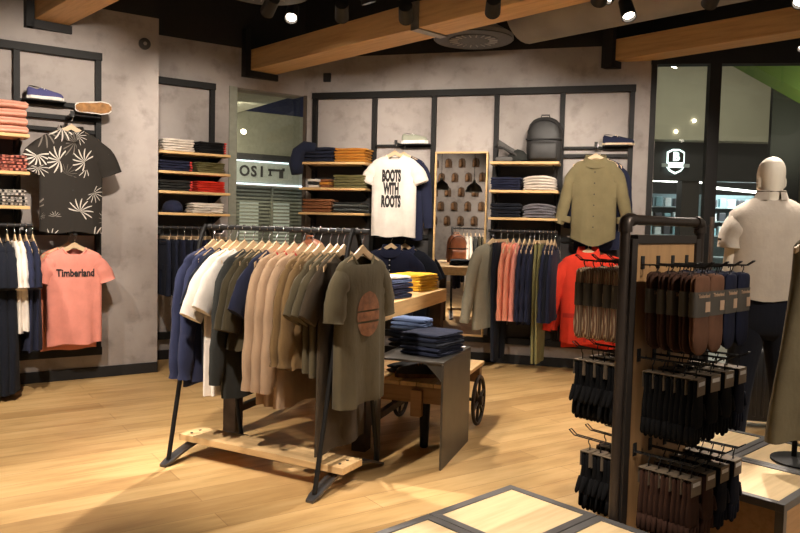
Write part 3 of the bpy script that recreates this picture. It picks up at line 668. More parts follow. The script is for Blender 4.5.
# ------------------------------------------------------------------ clothes edge-on along the wall rails
def edge(o, w, s, rail, d, label, cat, hl, kind='wood', turn=0, grp='clothes on the wall rails', rot=90):
    hang(o, at(w, s, d, rail), WALLS[w][3] + R(rot + turn), label, cat, grp, hl, kind, 'hangers on the wall rails')
def wtee(wl, s, rail, d, mat, label, cat, name, turn=0, rot=90, **k):
    o, top = garment(name, mat, **k); neckband(o, top, mat, .006)
    edge(o, wl, s, rail, d, label, cat, 'wooden hanger of the ' + label.replace(', ', ' ', 1), 'wood', turn, rot=rot)
HD = dict(long=True, sl=.55, sa=4, sr=.045, th=.055)
wtee('B', 2.075, 1.305, .30, F('greyolive'), 'grey olive jacket with long sleeves at mirror end of the rail', 'jacket', 'jacket', -30, w=.50, L=.80, seed=50, long=True, sl=.60, sa=15, sr=.05, th=.09)
o = trousers('trousers', F('darknavy'), .40, 1.10, .05, 51); edge(o, 'B', 2.155, 1.305, .30, 'dark navy trousers hanging beside the grey olive jacket', 'trousers', 'clip hanger of the dark navy trousers by the olive jacket', 'clip', -12)
for i, s in enumerate((2.215, 2.27, 2.325)):
    m = F('coral') if i < 2 else F('pink')
    l = ('coral hoodie hanging beside the dark navy trousers', 'coral hoodie hanging in the middle of three coral hoodies', 'pink coral hoodie hanging beside the navy hoodies')[i]
    o, top = garment('hoodie', m, w=.41, L=.62, seed=52 + i, **HD); neckband(o, top, m, .010)
    link('hood', lathe(B(), [(.085, -.16), (.10, -.08), (.09, 0), (.05, .012)], 14, TR(0, .028, -.005) @ Matrix.Diagonal((1, .22, 1, 1))), m, o, True)
    edge(o, 'B', s, 1.305, .30, l, 'hoodie', 'wooden hanger of the ' + l, 'wood', -6)
for i, s in enumerate((2.375, 2.42, 2.465)): wtee('B', s, 1.305, .30, F('navy'), ('navy hoodie hanging beside the coral hoodies', 'navy hoodie second from the coral hoodies', 'navy hoodie hanging beside the moss green trousers')[i], 'hoodie', 'hoodie', -6, w=.41, L=.74, seed=56 + i, **HD)
for i, s in enumerate((2.51, 2.545)):
    o = trousers('trousers', F('moss'), .36, 1.10, .035, 60 + i, taper=.7); edge(o, 'B', s, 1.305, .30, ('moss green trousers hanging beside the navy hoodies', 'second pair of moss green trousers, beside puffy navy jackets')[i], 'trousers', ('clip hanger of the moss green trousers by hoodies', 'clip hanger of the second moss green trousers')[i], 'clip', -8)
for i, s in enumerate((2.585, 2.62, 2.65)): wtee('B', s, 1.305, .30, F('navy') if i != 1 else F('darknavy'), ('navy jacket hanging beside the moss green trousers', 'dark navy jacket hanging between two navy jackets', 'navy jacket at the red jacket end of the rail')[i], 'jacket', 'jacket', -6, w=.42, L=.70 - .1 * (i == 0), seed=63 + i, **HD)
for i in range(9):
    s = 1.02 + i * .066; m = F('teal') if i == 1 else F('denim') if i % 3 else F('navy')
    o = trousers('shorts', m, .40, .50, .05, 70 + i, taper=.95, gap=.01)
    l = ('green shorts, ' if i == 1 else 'dark denim shorts, ') + ORD[i] + ' from the window along the recessed wall rail'
    edge(o, 'K', s, 1.265, .30, l, 'shorts', 'clip hanger, ' + ORD[i] + ' from the window along the recessed wall rail', 'clip')
for i, (s, k, L) in enumerate(((1.03, 'navy', .80), (1.075, 'blue', .82), (1.115, 'white', .66), (1.15, 'white', .68), (1.20, 'darknavy', 1.10), (1.255, 'darknavy', 1.12), (1.31, 'black', 1.12), (1.38, 'navy', .8))):
    l = ('navy tee with long body, beside the coral slogan tee', 'blue tee with long body, second from the coral slogan tee', 'white tee hanging beside the blue long tee', 'white tee hanging beside the floor length dark dresses',
         'floor length dark dress hanging beside the white tees', 'floor length dark dress, second from the white tees', 'floor length black dress, third from the white tees', 'navy tee hanging beyond the floor length dresses')[i]
    wtee('L', s, 1.27, .33, F(k), l, 'dress' if L > 1 else 't-shirt', 'dress' if L > 1 else 't_shirt', w=.43, L=L, th=.10 if L > 1 else .055, sl=.20, sa=14, sr=.072, rmax=.075, seed=80 + i, flare=1.25 if L > 1 else 1.0, fold=.016)

# ------------------------------------------------------------------ folded clothes in stacks
def folded_bm(w, d, h, seed, arch=0.):
    r = random.Random(seed); n = 22; rings = []; ph = r.uniform(0, 6); xs = [-1, -.985, -.93, -.72, -.4, 0, .4, .72, .93, .985, 1]
    sh = [r.uniform(-.012, .012) for _ in range(3)]
    for x in xs:
        k = 1 - .22 * max(0, abs(x) - .9) / .1; kz = 1 - .5 * max(0, abs(x) - .93) / .07; ring = []
        for i in range(n):
            a = 2 * PI * i / n; c, s = math.cos(a), math.sin(a)
            y = d / 2 * sup(c, 4.5) * (1 - .03 * (1 - k)); z = h / 2 * sup(s, 3) * kz
            if c < -.2: y += (.014 * math.exp(-(z / (.17 * h)) ** 2)) + .004 * math.sin(4 * x + ph)
            z += .0018 * math.sin(5 * x + 9 * y / d + ph) + arch * (1 - x * x)
            ring.append((x * w / 2 + sh[0] * 0 + .004 * math.sin(y / d * 7 + ph), y + sh[1] * .4, z + h / 2))
        rings.append(ring)
    b = B(); loft(b, rings); bmesh.ops.recalc_face_normals(b, faces=b.faces[:]); return b
FOLDED = {}
def fold_obj(name, w, d, h, mat, seed, arch):
    o = link(name, folded_bm(w, d, h, seed, arch), mat, None, 60)
    return o
def pos(i, n): return '' if n == 1 else ', lowest in stack' if i == 0 else ', topmost in stack' if i == n - 1 else ', ' + ORD[i] + ' from stack bottom'
def stack(loc, rot, n, w, d, h, mats, label, cat, name, group, arch=0., seed=1, trim=None):
    for i in range(n):
        m = mats[i % len(mats)] if isinstance(mats, list) else mats
        r = random.Random(seed * 31 + i)
        o = fold_obj(name, w * r.uniform(.96, 1.02), d * r.uniform(.96, 1.0), h * .97, m, seed * 17 + i, arch * (i + 1) / n)
        o.location = (loc[0] + r.uniform(-.004, .004), loc[1] + r.uniform(-.004, .004), loc[2] + i * h); o.rotation_euler = (0, 0, rot + r.uniform(-.03, .03))
        tag(o, label + pos(i, n), cat, group)
        if trim: link('side_stripe', box(B(), w * .40, w * .47, -d / 2 - .004, -d / 2 + .02, h * .15, h * .8, .002), trim, o)
def wstack(w, s, z, *a, d=.195, **k): stack(at(w, s, d, z), WALLS[w][3], *a, **k)
REDT = fabric('red_trim', (.55, .05, .04))
wstack('L', 1.235, 1.951, 4, .36, .27, .062, fabric('fleece_coral', (.62, .31, .225)), 'thick coral fleece folded on shelf beside palm shirt', 'fleece', 'folded_fleece', 'coral fleeces', seed=2)
wstack('L', 1.235, 1.673, 5, .35, .26, .024, CHECK, 'red checked shirt folded on shelf beside palm shirt', 'shirt', 'folded_shirt', 'red checked shirts', seed=3)
wstack('L', 1.235, 1.416, 5, .34, .26, .024, BWCHECK, 'black and white patterned shirt folded on lowest shelf', 'shirt', 'folded_shirt', 'black and white shirts', seed=4)
wstack('K', 1.41, 1.961, 5, .29, .25, .023, F('white'), 'white tee folded on the topmost recessed shelf', 't-shirt', 'folded_t_shirt', 'white tees on the topmost recessed shelf', seed=5)
wstack('K', 1.095, 1.961, 5, .27, .25, .022, F('black'), 'black tee with red edge on topmost recessed shelf', 't-shirt', 'folded_t_shirt', 'black tees on the topmost recessed shelf', seed=6, trim=REDT)
wstack('K', 1.43, 1.781, 4, .30, .25, .024, F('blue'), 'navy tee with red edge on second recessed shelf', 't-shirt', 'folded_t_shirt', 'navy tees on the second recessed shelf', seed=7, trim=REDT)
wstack('K', 1.105, 1.781, 5, .26, .25, .020, F('moss'), 'olive green tee folded on second recessed shelf', 't-shirt', 'folded_t_shirt', 'olive tees on the second recessed shelf', seed=8)
wstack('K', 1.43, 1.601, 4, .30, .25, .024, F('charcoal'), 'charcoal tee with red edge on third recessed shelf', 't-shirt', 'folded_t_shirt', 'charcoal tees on the third recessed shelf', seed=9, trim=REDT)
wstack('K', 1.10, 1.601, 5, .27, .25, .021, F('red'), 'red tee folded on the third recessed shelf', 't-shirt', 'folded_t_shirt', 'red tees on the third recessed shelf', seed=10)
wstack('K', 1.13, 1.404, 4, .30, .25, .024, F('white'), 'white tee folded on the lowest recessed shelf', 't-shirt', 'folded_t_shirt', 'white tees on the lowest recessed shelf', seed=11)
wstack('B', .29, 1.949, 4, .33, .26, .038, F('denim'), 'thick navy jeans folded on top shelf by slogan tee', 'jeans', 'folded_jeans', 'navy jeans by the slogan tee', seed=12)
wstack('B', .63, 1.949, 5, .33, .26, .028, F('mustard'), 'mustard trousers folded on top shelf by slogan tee', 'trousers', 'folded_trousers', 'mustard trousers on the top shelf', seed=13)
wstack('B', .36, 1.693, 3, .10, .20, .030, [F('rust'), F('mustard'), F('rust')], 'orange rolled belt packet on the middle shelf', 'accessory', 'folded_scarf', 'orange packets on the middle shelf', seed=14)
wstack('B', .235, 1.693, 3, .11, .20, .030, [F('white'), F('charcoal'), F('white')], 'small folded scarf at the window end, middle shelf', 'scarf', 'folded_scarf', 'small scarves on the middle shelf', seed=15)
wstack('B', .63, 1.693, 5, .33, .26, .026, F('moss'), 'olive trousers folded on middle shelf by slogan tee', 'trousers', 'folded_trousers', 'olive trousers on the middle shelf', seed=16)
wstack('B', .28, 1.446, 4, .30, .26, .034, F('rust'), 'rust brown trousers folded on lowest shelf by slogan tee', 'trousers', 'folded_trousers', 'rust trousers on the lowest shelf', seed=17)
wstack('B', .61, 1.446, 5, .30, .26, .021, [F('charcoal'), F('greygreen')], 'grey green tee folded on lowest shelf by slogan tee', 't-shirt', 'folded_t_shirt', 'grey green tees on the lowest shelf', seed=18)
o = link('jeans', tube(B(), [(0, -.10, .02), (-.10, -.12, .03), (-.17, -.12, -.02), (-.20, -.12, -.14), (-.185, -.12, -.24)], [.05, .065, .07, .075, .06], 14), F('denim'), None, True, at('B', .26, .195, 2.065), AB); tag(o, 'navy denim garment draped over the shelf end beside the window', 'jeans')
wstack('B', 2.175, 1.689, 5, .28, .25, .024, F('blue'), 'navy polo folded on middle shelf below the backpack', 'polo shirt', 'folded_polo', 'navy polos below the backpack', seed=19)
wstack('B', 2.495, 1.689, 5, .30, .25, .023, F('white'), 'white shirt folded on middle shelf below the backpack', 'shirt', 'folded_shirt', 'white shirts below the backpack', arch=.025, seed=20)
wstack('B', 2.18, 1.434, 4, .28, .25, .033, F('darknavy'), 'dark navy jeans folded on lowest shelf below backpack', 'jeans', 'folded_jeans', 'dark jeans below the backpack', seed=21)
wstack('B', 2.495, 1.434, 5, .29, .25, .022, F('grey'), 'grey shirt folded on lowest shelf below the backpack', 'shirt', 'folded_shirt', 'grey shirts below the backpack', arch=.025, seed=22)
# ------------------------------------------------------------------ caps, backpack, shoes
def cap(loc, rot, mat, label, group='caps on shelves', tilt=0):
    t = thing('baseball_cap', label, 'cap', loc, (tilt, 0, rot), group)
    link('crown', lathe(B(), [(.085, 0), (.088, .03), (.08, .07), (.055, .10), (.02, .115), (.0, .116)], 24, Matrix.Diagonal((1, 1.12, 1, 1)), (True, False)), mat, t, True)
    b = B(); rings = []
    for j in range(5):
        u = j / 4; rings.append([((.085 + .0 * u) * math.sin(a) * (1 - .12 * u), -.085 * math.cos(a) - .075 * u * math.cos(a) ** .6 if math.cos(a) > 0 else 0, .012 - .02 * u * 0 - .018 * abs(math.sin(a)) ** 2 * u) for a in [R(-75 + 150 * i / 14) for i in range(15)]])
    loft(b, rings, (False, False), False); bmesh.ops.solidify(b, geom=b.faces[:], thickness=.004); link('brim', b, mat, t, True)
    link('button', lathe(B(), [(.008, .114), (.006, .121), (.0, .122)], 8), mat, t, True); return t
cap(at('K', 1.43, .19, 1.406), AL + .5, F('navy'), 'navy baseball cap on the lowest recessed shelf')
cap(at('B', 2.27, .2, 1.957), AB + .9, F('charcoal'), 'charcoal cap lying under the grey bag on the top shelf')
o = thing('shoulder_bag', 'slumped grey shoulder bag beside the black backpack', 'bag', at('B', 2.17, .2, 1.957), AB)
GB = fabric('grey_bag', (.11, .105, .10)); b = B(); rings = []
for j in range(9):
    u = j / 8; z = .03 + .15 * u; k = math.sin(PI * (.12 + .80 * u)) ** .5
    rings.append([(.03 - .10 * (u - .5) * 1.2 + .105 * k * math.cos(a), .06 * k * math.sin(a), z + .055 * math.cos(a) * -1 * (1 - u * .4)) for a in [2 * PI * i / 20 for i in range(20)]])
loft(b, rings); link('body', b, GB, o, True)
link('strap', tube(B(), [(-.10, -.05, .14), (-.02, -.085, .12), (.08, -.085, .07), (.14, -.06, .02), (.16, 0, .008)], .012, 8), BLKLEATHER, o, True)
link('base', box(B(), -.10, .16, -.08, .08, 0, .045, .02), GB, o, 40)
def backpack(loc, rot, w, h, d, mat, label, cat='backpack'):
    t = thing('backpack', label, cat, loc, rot); b = B(); rings = []
    def sec(z, hw, hd, y0=0, n=28): return [(hw * sup(math.cos(a), 3.2), y0 + hd * sup(math.sin(a), 2.6), z) for a in [2 * PI * i / n for i in range(n)]]
    for u, k, e in ((0, .86, .8), (.03, .95, .95), (.25, 1, 1), (.5, 1, 1), (.7, .97, .93), (.84, .86, .8), (.93, .66, .62), (.98, .40, .42), (1, .15, .2)): rings.append(sec(h * u, w / 2 * k, d / 2 * e))
    loft(b, rings); link('body', b, mat, t, True)
    b = B(); loft(b, [sec(h * u, w / 2 * .78 * k, .03 * e, -d / 2 - .008) for u, k, e in ((.05, .9, .7), (.09, 1, 1), (.36, 1, 1), (.42, .95, .8), (.44, .85, .4))]); link('front_pocket', b, mat, t, True)
    b = B(); box(b, -w * .50, w * .50, -d / 2 - .012, -d / 2 + .05, h * .475, h * .51, .005); link('front_strap', b, STEEL, t)
    link('zip', tube(B(), [(w * .44 * math.cos(a), -d * .44, h * .62 + h * .30 * math.sin(a)) for a in [PI * i / 14 for i in range(15)]], .004, 6), STEEL, t)
    link('handle', tube(B(), [(-.04, .02, h * .985), (-.035, .02, h * 1.05), (.035, .02, h * 1.05), (.04, .02, h * .985)], .007, 8), mat, t, True)
    for s in (-1, 1): link('shoulder_strap', tube(B(), [(s * w * .22, d * .4, h * .9), (s * w * .32, d * .62, h * .6), (s * w * .40, d * .5, h * .15)], .014, 8), mat, t, True)
    return t
backpack(at('B', 2.515, .19, 1.954), AB, .33, .42, .17, BLKLEATHER, 'black backpack standing on the top shelf under the frame')
def shoe(loc, rot, upper, sole, label, sole_h=.026, group='shoes on the walls', low=False, sc=.92):
    t = thing('shoe', label, 'shoe', loc, rot, group); L = .29                              # toe to +x
    def hw(u): return .030 + .016 * math.sin(PI * min(1, (u * .9 + .05))) + .006 * math.exp(-((u - .7) / .16) ** 2) - .011 * math.exp(-((u - .43) / .15) ** 2)
    out = [(u, hw(u) * (1 if .03 < u < .97 else .55)) for u in (0, .03, .1, .25, .4, .55, .7, .82, .92, .97, 1)]
    pts = [(L * u, -h) for u, h in out] + [(L * u, h) for u, h in out[::-1]]
    b = B(); loft(b, [[(x, y * k, z) for x, y in pts] for z, k in ((0, .95), (.004, 1.0), (sole_h, 1.0))]); bmesh.ops.recalc_face_normals(b, faces=b.faces[:]); link('sole', b, sole, t); t.scale = (sc,) * 3
    b = B(); rings = []; hh = .8 if low else 1
    for u, zt in ((.015, .058), (.06, .076), (.16, .068), (.28, .058), (.36, .072), (.46, .070), (.58, .062), (.70, .053), (.82, .046), (.92, .037), (.975, .020)):
        w = hw(u) * (.97 if .05 < u < .93 else .75); z1 = sole_h + zt * hh; ring = []
        for i in range(13):
            a = PI * i / 12; ring.append((L * u, w * sup(math.cos(a), 2.8) * (1 - .28 * math.sin(a) ** 2), sole_h - .002 + (z1 - sole_h) * sup(math.sin(a), 2.4)))
        rings.append(ring)
    loft(b, rings, (True, True), False); link('upper', b, upper, t, 50)
    link('opening', lathe(B(), [(.001, .004), (.028, .0)], 18, TR(L * .20, 0, sole_h + .0765 * hh, 0, 0, .10) @ Matrix.Diagonal((1.55, .85, 1, 1)), (False, False)), plain('shoe_lining', (.05, .045, .04), .9), t)
    for i in range(4): link('lace', tube(B(), [(L * (.40 + .06 * i), -.024, sole_h + (.066 - .009 * i) * hh), (L * (.41 + .06 * i), 0, sole_h + (.076 - .010 * i) * hh), (L * (.40 + .06 * i), .024, sole_h + (.066 - .009 * i) * hh)], .0035, 6), sole, t, True)
    return t
def ledge(w, s0, s1, z, label):
    tg = tag(wobj('shoe_ledge', wbox(wbox(B(), w, s0, s1, .052, .15, z - .006, z), w, s0, s1, .052, .058, z - .03, z - .006), STEEL, w), label, 'shoe shelf', 'shoe ledges on the wall frames')
ledge('L', .76, 1.06, 2.245, 'steel ledge under the blue sneaker beside the coral fleeces')
shoe(at('L', 1.04, .12, 2.247), AL, fabric('blue_suede', (.075, .075, .19)), WHITEP, 'blue sneaker with white sole above the palm print shirt')
ledge('B', 1.12, 1.40, 2.142, 'steel ledge under the white sneaker above the slogan tee')
shoe(at('B', 1.11, .12, 2.144), AB, fabric('sage_knit', (.30, .31, .24)), WHITEP, 'pale sage sneaker with white sole above the slogan tee', .034)
ledge('B', 3.06, 3.27, 2.118, 'steel ledge under the navy boat shoe above the olive shirt')
shoe(at('B', 3.035, .12, 2.119), AB, F('navy'), plain('tan_sole', (.55, .42, .28), .6), 'navy boat shoe with tan sole above the olive shirt', .018, sc=1.0)
ledge('L', .50, .74, 2.150, 'steel ledge behind the shoe that shows its gum sole')
x, y, z = at('L', .70, .20, 2.205)
t = shoe((x, y, z), (R(-80), R(-3), AL - .05), F('charcoal'), GUM, 'dark shoe tilted to show its brown gum sole over the palm shirt')
link('sole_edge', tube(B(), [(.29 * u, .0 + s * hh, .010) for s, hs in ((1, 1),) for u, hh in ((.0, .02), (.03, .032), (.1, .036), (.25, .041), (.4, .045), (.55, .048), (.7, .053), (.82, .049), (.92, .040), (.98, .026), (1, 0), (.98, -.026), (.92, -.040), (.82, -.049), (.7, -.053), (.55, -.048), (.4, -.045), (.25, -.041), (.1, -.036), (.03, -.032), (.0, -.02))], .006, 6, False, True), WHITEP, t, True)
# ================================================================== TABLE, BENCH, CART behind the rack
TA = R(-19.3); TO = Vector((-.17, 4.28, 0)); TMX = Matrix.Translation(TO) @ Matrix.Rotation(TA, 4, 'Z')
def tp(x, y, z): v = TMX @ Vector((x, y, z)); return (v.x, v.y, v.z)
t = thing('display_table', 'high oak slab table on dark square legs behind the garment rack', 'table', TO, TA)
b = B(); box(b, -1.0, 0, 0, 1.64, .75, .85, .004); link('slab', b, OAKY, t)
for x in (-.06, -.94):
    for y in (.06, 1.58):
        g = link('leg', box(B(), x - .045, x + .045, y - .045, y + .045, .0, .748, .003), MALLEM, t)
for x in (-.06, -.94): link('stretcher', box(B(), x - .02, x + .02, .106, 1.534, .12, .16), MALLEM, t)
t = thing('steel_bench', 'dark sheet steel bench with full side panel over the timber cart', 'bench', TO, TA)
link('top', box(B(), .09, .489, -.121, .489, .588, .60, .002), DSTEEL, t); link('side_panel', box(B(), .477, .489, -.121, .489, 0, .587, .002), DSTEEL, t)
link('leg', box(B(), .09, .102, -.121, -.05, 0, .587, .002), DSTEEL, t)
for y in (-.10, .45): b = B(); prism(b, [(0, 0), (-.10, 0), (0, -.10)], y - .006, y + .006, TR(.476, 0, .587)); link('gusset', b, DSTEEL, t)
t = thing('timber_cart', 'old timber cart with iron spoked wheels and pale plank top', 'cart', TO, TA)
for i in range(6): link('top_board', box(B(), -.20 + i * .107, -.097 + i * .107, .22, 1.12, .375, .40, .003), OAKY, t)
for y in (.26, 1.0): link('cross_beam', box(B(), -.20, .44, y - .035, y + .035, .275, .374, .004), OLDW, t)
for x in (-.02, .27): link('long_beam', box(B(), x - .03, x + .03, .296, .964, .285, .374, .004), OLDW, t)
link('block', box(B(), .20, .27, .185, .224, .20, .36, .004), OLDW, t)
for x in (-.14, .27): link('leg', lathe(B(), [(.022, 0), (.026, .01), (.034, .27), (.04, .275)], 12, TR(x, .26, 0)), STEEL, t, 40)
for x in (-.10, .455):
    wh = link('wheel', tube(B(), [(x, .89 + .158 * math.cos(2 * PI * i / 32), .17 + .158 * math.sin(2 * PI * i / 32)) for i in range(32)], .0135, 8, False, True), MALLEM, t, True)
    link('hub', lathe(B(), [(.03, -.03), (.034, -.02), (.034, .02), (.03, .03)], 16, TR(x, .89, .17, 0, 0, PI / 2)), MALLEM, wh, 40)
    for i in range(6):
        a = 2 * PI * i / 6 + .3
        link('spoke', tube(B(), [(x, .89 + .03 * math.cos(a), .17 + .03 * math.sin(a)), (x, .89 + .15 * math.cos(a), .17 + .15 * math.sin(a))], .010, 6), MALLEM, wh)
link('axle', tube(B(), [(-.13, .89, .17), (.485, .89, .17)], .012, 8), MALLEM, t)
for x in (-.04, .325): link('axle_block', box(B(), x - .02, x + .02, .86, .92, .17, .374), OLDW, t)
def tstack(x, y, z, *a, r=0, **k): stack(tp(x, y, z), TA + R(r), *a, **k)
tstack(-.17, .70, .851, 3, .27, .30, .034, F('blue'), 'navy blue fleece folded on the oak slab table', 'fleece', 'folded_fleece', 'blue fleeces on the slab table', r=75, seed=30)
tstack(-.17, .70, .851 + 3 * .034, 1, .27, .30, .03, fabric('slate_blue', (.13, .17, .30)), 'slate blue fleece laid over the navy stack, slab table', 'fleece', 'folded_fleece', 'blue fleeces on the slab table', r=75, seed=31)
tstack(-.17, .70, .851 + 3 * .034 + .031, 1, .24, .28, .018, F('white'), 'white tee laid over the blue fleeces, slab table', 't-shirt', 'folded_t_shirt', 'white tee on the blue fleeces', r=75, seed=32)
tstack(-.19, 1.37, .851, 6, .32, .30, .021, F('yellow'), 'bright yellow tee folded at the slab table end', 't-shirt', 'folded_t_shirt', 'yellow tees on the slab table', r=80, seed=33)
tstack(-.55, 1.20, .851, 2, .30, .26, .035, F('darknavy'), 'dark navy jumper folded beside the brown leather backpack', 'jumper', 'folded_jumper', 'dark jumpers on the slab table', r=80, seed=34)
backpack(tp(-.68, .62, .852), TA + R(150), .27, .38, .15, LEATHER, 'brown leather backpack standing on the slab table behind the rack')
tstack(.34, .16, .601, 5, .30, .27, .026, [F('denim'), F('denim'), F('darknavy')], 'dark denim jeans folded on the steel bench corner', 'jeans', 'folded_jeans', 'dark jeans on the steel bench', r=75, seed=35)
tstack(.165, .30, .601, 4, .13, .27, .026, [F('darknavy'), F('denim')], 'dark jeans folded under the pale blue denim', 'jeans', 'folded_jeans', 'jeans under the pale blue denim', r=80, seed=36)
tstack(.165, .30, .601 + 4 * .026, 3, .12, .24, .026, F('lightdenim'), 'pale blue denim jeans folded on the steel bench', 'jeans', 'folded_jeans', 'pale denim on the steel bench', r=80, seed=37)
tstack(.10, .52, .401, 2, .24, .26, .026, F('black'), 'black jumper folded on the cart under the bench', 'jumper', 'folded_jumper', 'black jumpers on the cart', r=75, seed=38)
x, y, z = tp(.30, .42, .401); shoe((x, y, z), TA + R(200), plain('dark_suede', (.03, .028, .026), .8), GUM, 'dark shoe standing on the cart under the steel bench')
b = B(); prism(b, [(-.035, 0), (.035, 0), (.035, .002), (-.035, .002)], -.02, .02); tag(link('price_card', b, TAG, None, False, tp(.43, .44, .6005), TA), 'small white price card on the steel bench corner', 'card')

# ================================================================== LOW PLATFORM BOXES
PA = R(43); PO = Vector((.484, 3.059, 0)); PM = Matrix.Translation(PO) @ Matrix.Rotation(PA, 4, 'Z')
PH = .27
def pp(x, y, z=0): v = PM @ Vector((x, y, z)); return (v.x, v.y, v.z)
def pbox(x, y, label):
    t = thing('platform_box', label, 'display platform', pp(x, y), PA, 'low birch topped platform boxes'); a, c, f = .486, .415, .034
    b = B()
    for (x0, x1, y0, y1) in ((0, a, 0, f), (0, a, c - f, c), (0, f, f, c - f), (a - f, a, f, c - f)): box(b, x0, x1, y0, y1, PH - f, PH, .002); box(b, x0, x1, y0, y1, 0, f, .002)
    for (x0, y0) in ((0, 0), (a - f, 0), (0, c - f), (a - f, c - f)): box(b, x0, x0 + f, y0, y0 + f, f, PH - f)
    link('steel_frame', b, plain('platform_steel', (.12, .115, .112), .5, .3, .15, 6), t)
    link('top_panel', box(B(), f + .001, a - f - .001, f + .001, c - f - .001, PH - .02, PH - .004), BOXTOP, t)
    for (x0, x1, y0, y1) in ((f, a - f, .006, .016), (f, a - f, c - .016, c - .006), (.006, .016, f, c - f), (a - .016, a - .006, f, c - f)): link('side_panel', box(B(), x0, x1, y0, y1, f + .001, PH - f - .001), wood('box_side', (.36, .20, .09), (.27, .14, .055)), t)
NB = [(-.49, -.42, 'birch topped platform box at the open floor corner'), (-.98, -.42, 'birch topped platform box along the floor, before the corner one'), (-.49, -.84, 'birch topped platform box in front of the sock display post'), (-.98, -.84, 'birch topped platform box farthest from sock display post'),
      (.665, -.85, 'platform box below the hanging gloves, its dark side showing'), (1.155, -.85, 'platform box below the hanging olive coat'), (1.155, -.43, 'platform box before the mannequin legs'), (.665, -.43, 'platform box behind the hanging gloves')]
for q in NB: pbox(*q)

# ================================================================== SOCK AND GLOVE DISPLAY
DA = R(43); DO = Vector((.826, 2.735, 0)); DM = Matrix.Translation(DO) @ Matrix.Rotation(DA, 4, 'Z')
def dp(x, y, z): v = DM @ Vector((x, y, z)); return (v.x, v.y, v.z)
t = thing('sock_display', 'tall bronze pipe display stand with plywood panel holding socks and gloves', 'display stand', DO, DA)
DW, DT = .60, 1.385
b = B(); pts = [(0, 0, .02), (0, 0, DT - .03), (.006, 0, DT - .008), (.03, 0, DT)] ; 
tube(b, [(0, 0, .0), (0, 0, DT - .022), (.006, 0, DT - .006), (.022, 0, DT), (DW - .022, 0, DT), (DW - .006, 0, DT - .006), (DW, 0, DT - .022), (DW, 0, 0)], .0190, 14); link('pipe_frame', b, BRONZE, t, 40)
for x in (0, DW):
    k = 1 if x == 0 else -1
    link('elbow', tube(B(), [(x, 0, DT - .045), (x, 0, DT - .022), (x + k * .006, 0, DT - .006), (x + k * .022, 0, DT), (x + k * .045, 0, DT)], .0255, 14), BRONZE, t, 40)
    link('upright', box(B(), *sorted((x + k * .022, x + k * .062)), -.02, .02, .0, DT - .07, .002), plain('dark_bronze', (.04, .032, .027), .5, .4), t)
    link('foot', box(B(), x - .035, x + .035, -.14, .14, 0, .02, .004), STEEL, t)
link('top_rail', box(B(), .063, DW - .063, -.018, .018, DT - .088, DT - .055, .002), plain('dark_bronze', (.04, .032, .027), .5, .4), t)
pn = link('plywood_panel', box(B(), .063, DW - .063, -.009, .009, .06, DT - .089), PANELW, t)
for r, z in enumerate((1.218, .865, .50)):
    for c in range(4):
        x = .115 + c * .118
        for s in (-1, 1):
            b = box(B(), x - .012, x + .012, *sorted((s * .0095, s * .014)), z - .018, z + .032, .001)
            tube(b, [(x - .009, s * .012, z), (x - .009, s * .255, z + .004), (x - .009, s * .28, z + .022), (x + .009, s * .28, z + .022), (x + .009, s * .255, z + .004), (x + .009, s * .012, z)], .0028, 6)
            link('prong', b, BLACK, t, 40)
    for c in range(3):
        x = .174 + c * .118; prism(B(), [(0, 0), (1, 0), (0, 1)], 0, 1)
        b = B()
        for s in (-1, 1): prism(b, [(x - .004, z - .006), (x, z - .014), (x + .004, z - .006), (x, z + .004)], s * .0092, s * .0098)
        link('slot', b, BLACK, t)
def sock_bms():
    """sock pair hanging folded: leg down, heel and toe folded to the front; card band round the leg; plastic hook above"""
    b = B(); W = .056
    for k, y0 in ((0, -.007), (1, .007)):
        rings = []
        for u, w, d in ((0, .45, .5), (.012, .72, .8), (.035, .92, 1), (.08, 1, 1.05), (.15, 1, 1), (.45, .95, 1), (.62, .98, 1.15), (.76, 1.04, 1.2), (.88, .98, 1.0), (.96, .75, .8), (1, .35, .4)):
            z = -.018 - .285 * u; cx = .014 * max(0, u - .5) * 2 * (1 if k else .3)
            rings.append([(cx + W * w * sup(math.cos(a), 2.6), y0 + .0078 * d * math.sin(a), z + .004 * k) for a in [2 * PI * i / 16 for i in range(16)]])
        loft(b, rings)
    c = B(); loft(c, [[(.0585 * sup(math.cos(a), 5), .0172 * sup(math.sin(a), 3), z) for a in [2 * PI * i / 20 for i in range(20)]] for z in (-.165, -.075)], (False, False))
    p = box(B(), .010, .044, -.0185, -.0176, -.148, -.112)
    q = text_mesh('Timberland', .019, .95, .0004, .0004); bmesh.ops.translate(q, verts=q.verts, vec=(-.002, -.0180, -.090))
    h = tube(B(), [(0, 0, -.030), (0, 0, -.012), (.008, 0, -.006), (.012, 0, .004), (.006, 0, .012), (-.006, 0, .012), (-.011, 0, .005)], .0022, 6); box(h, -.02, .02, -.004, .004, -.034, -.018, .001)
    return b, c, p, h, q
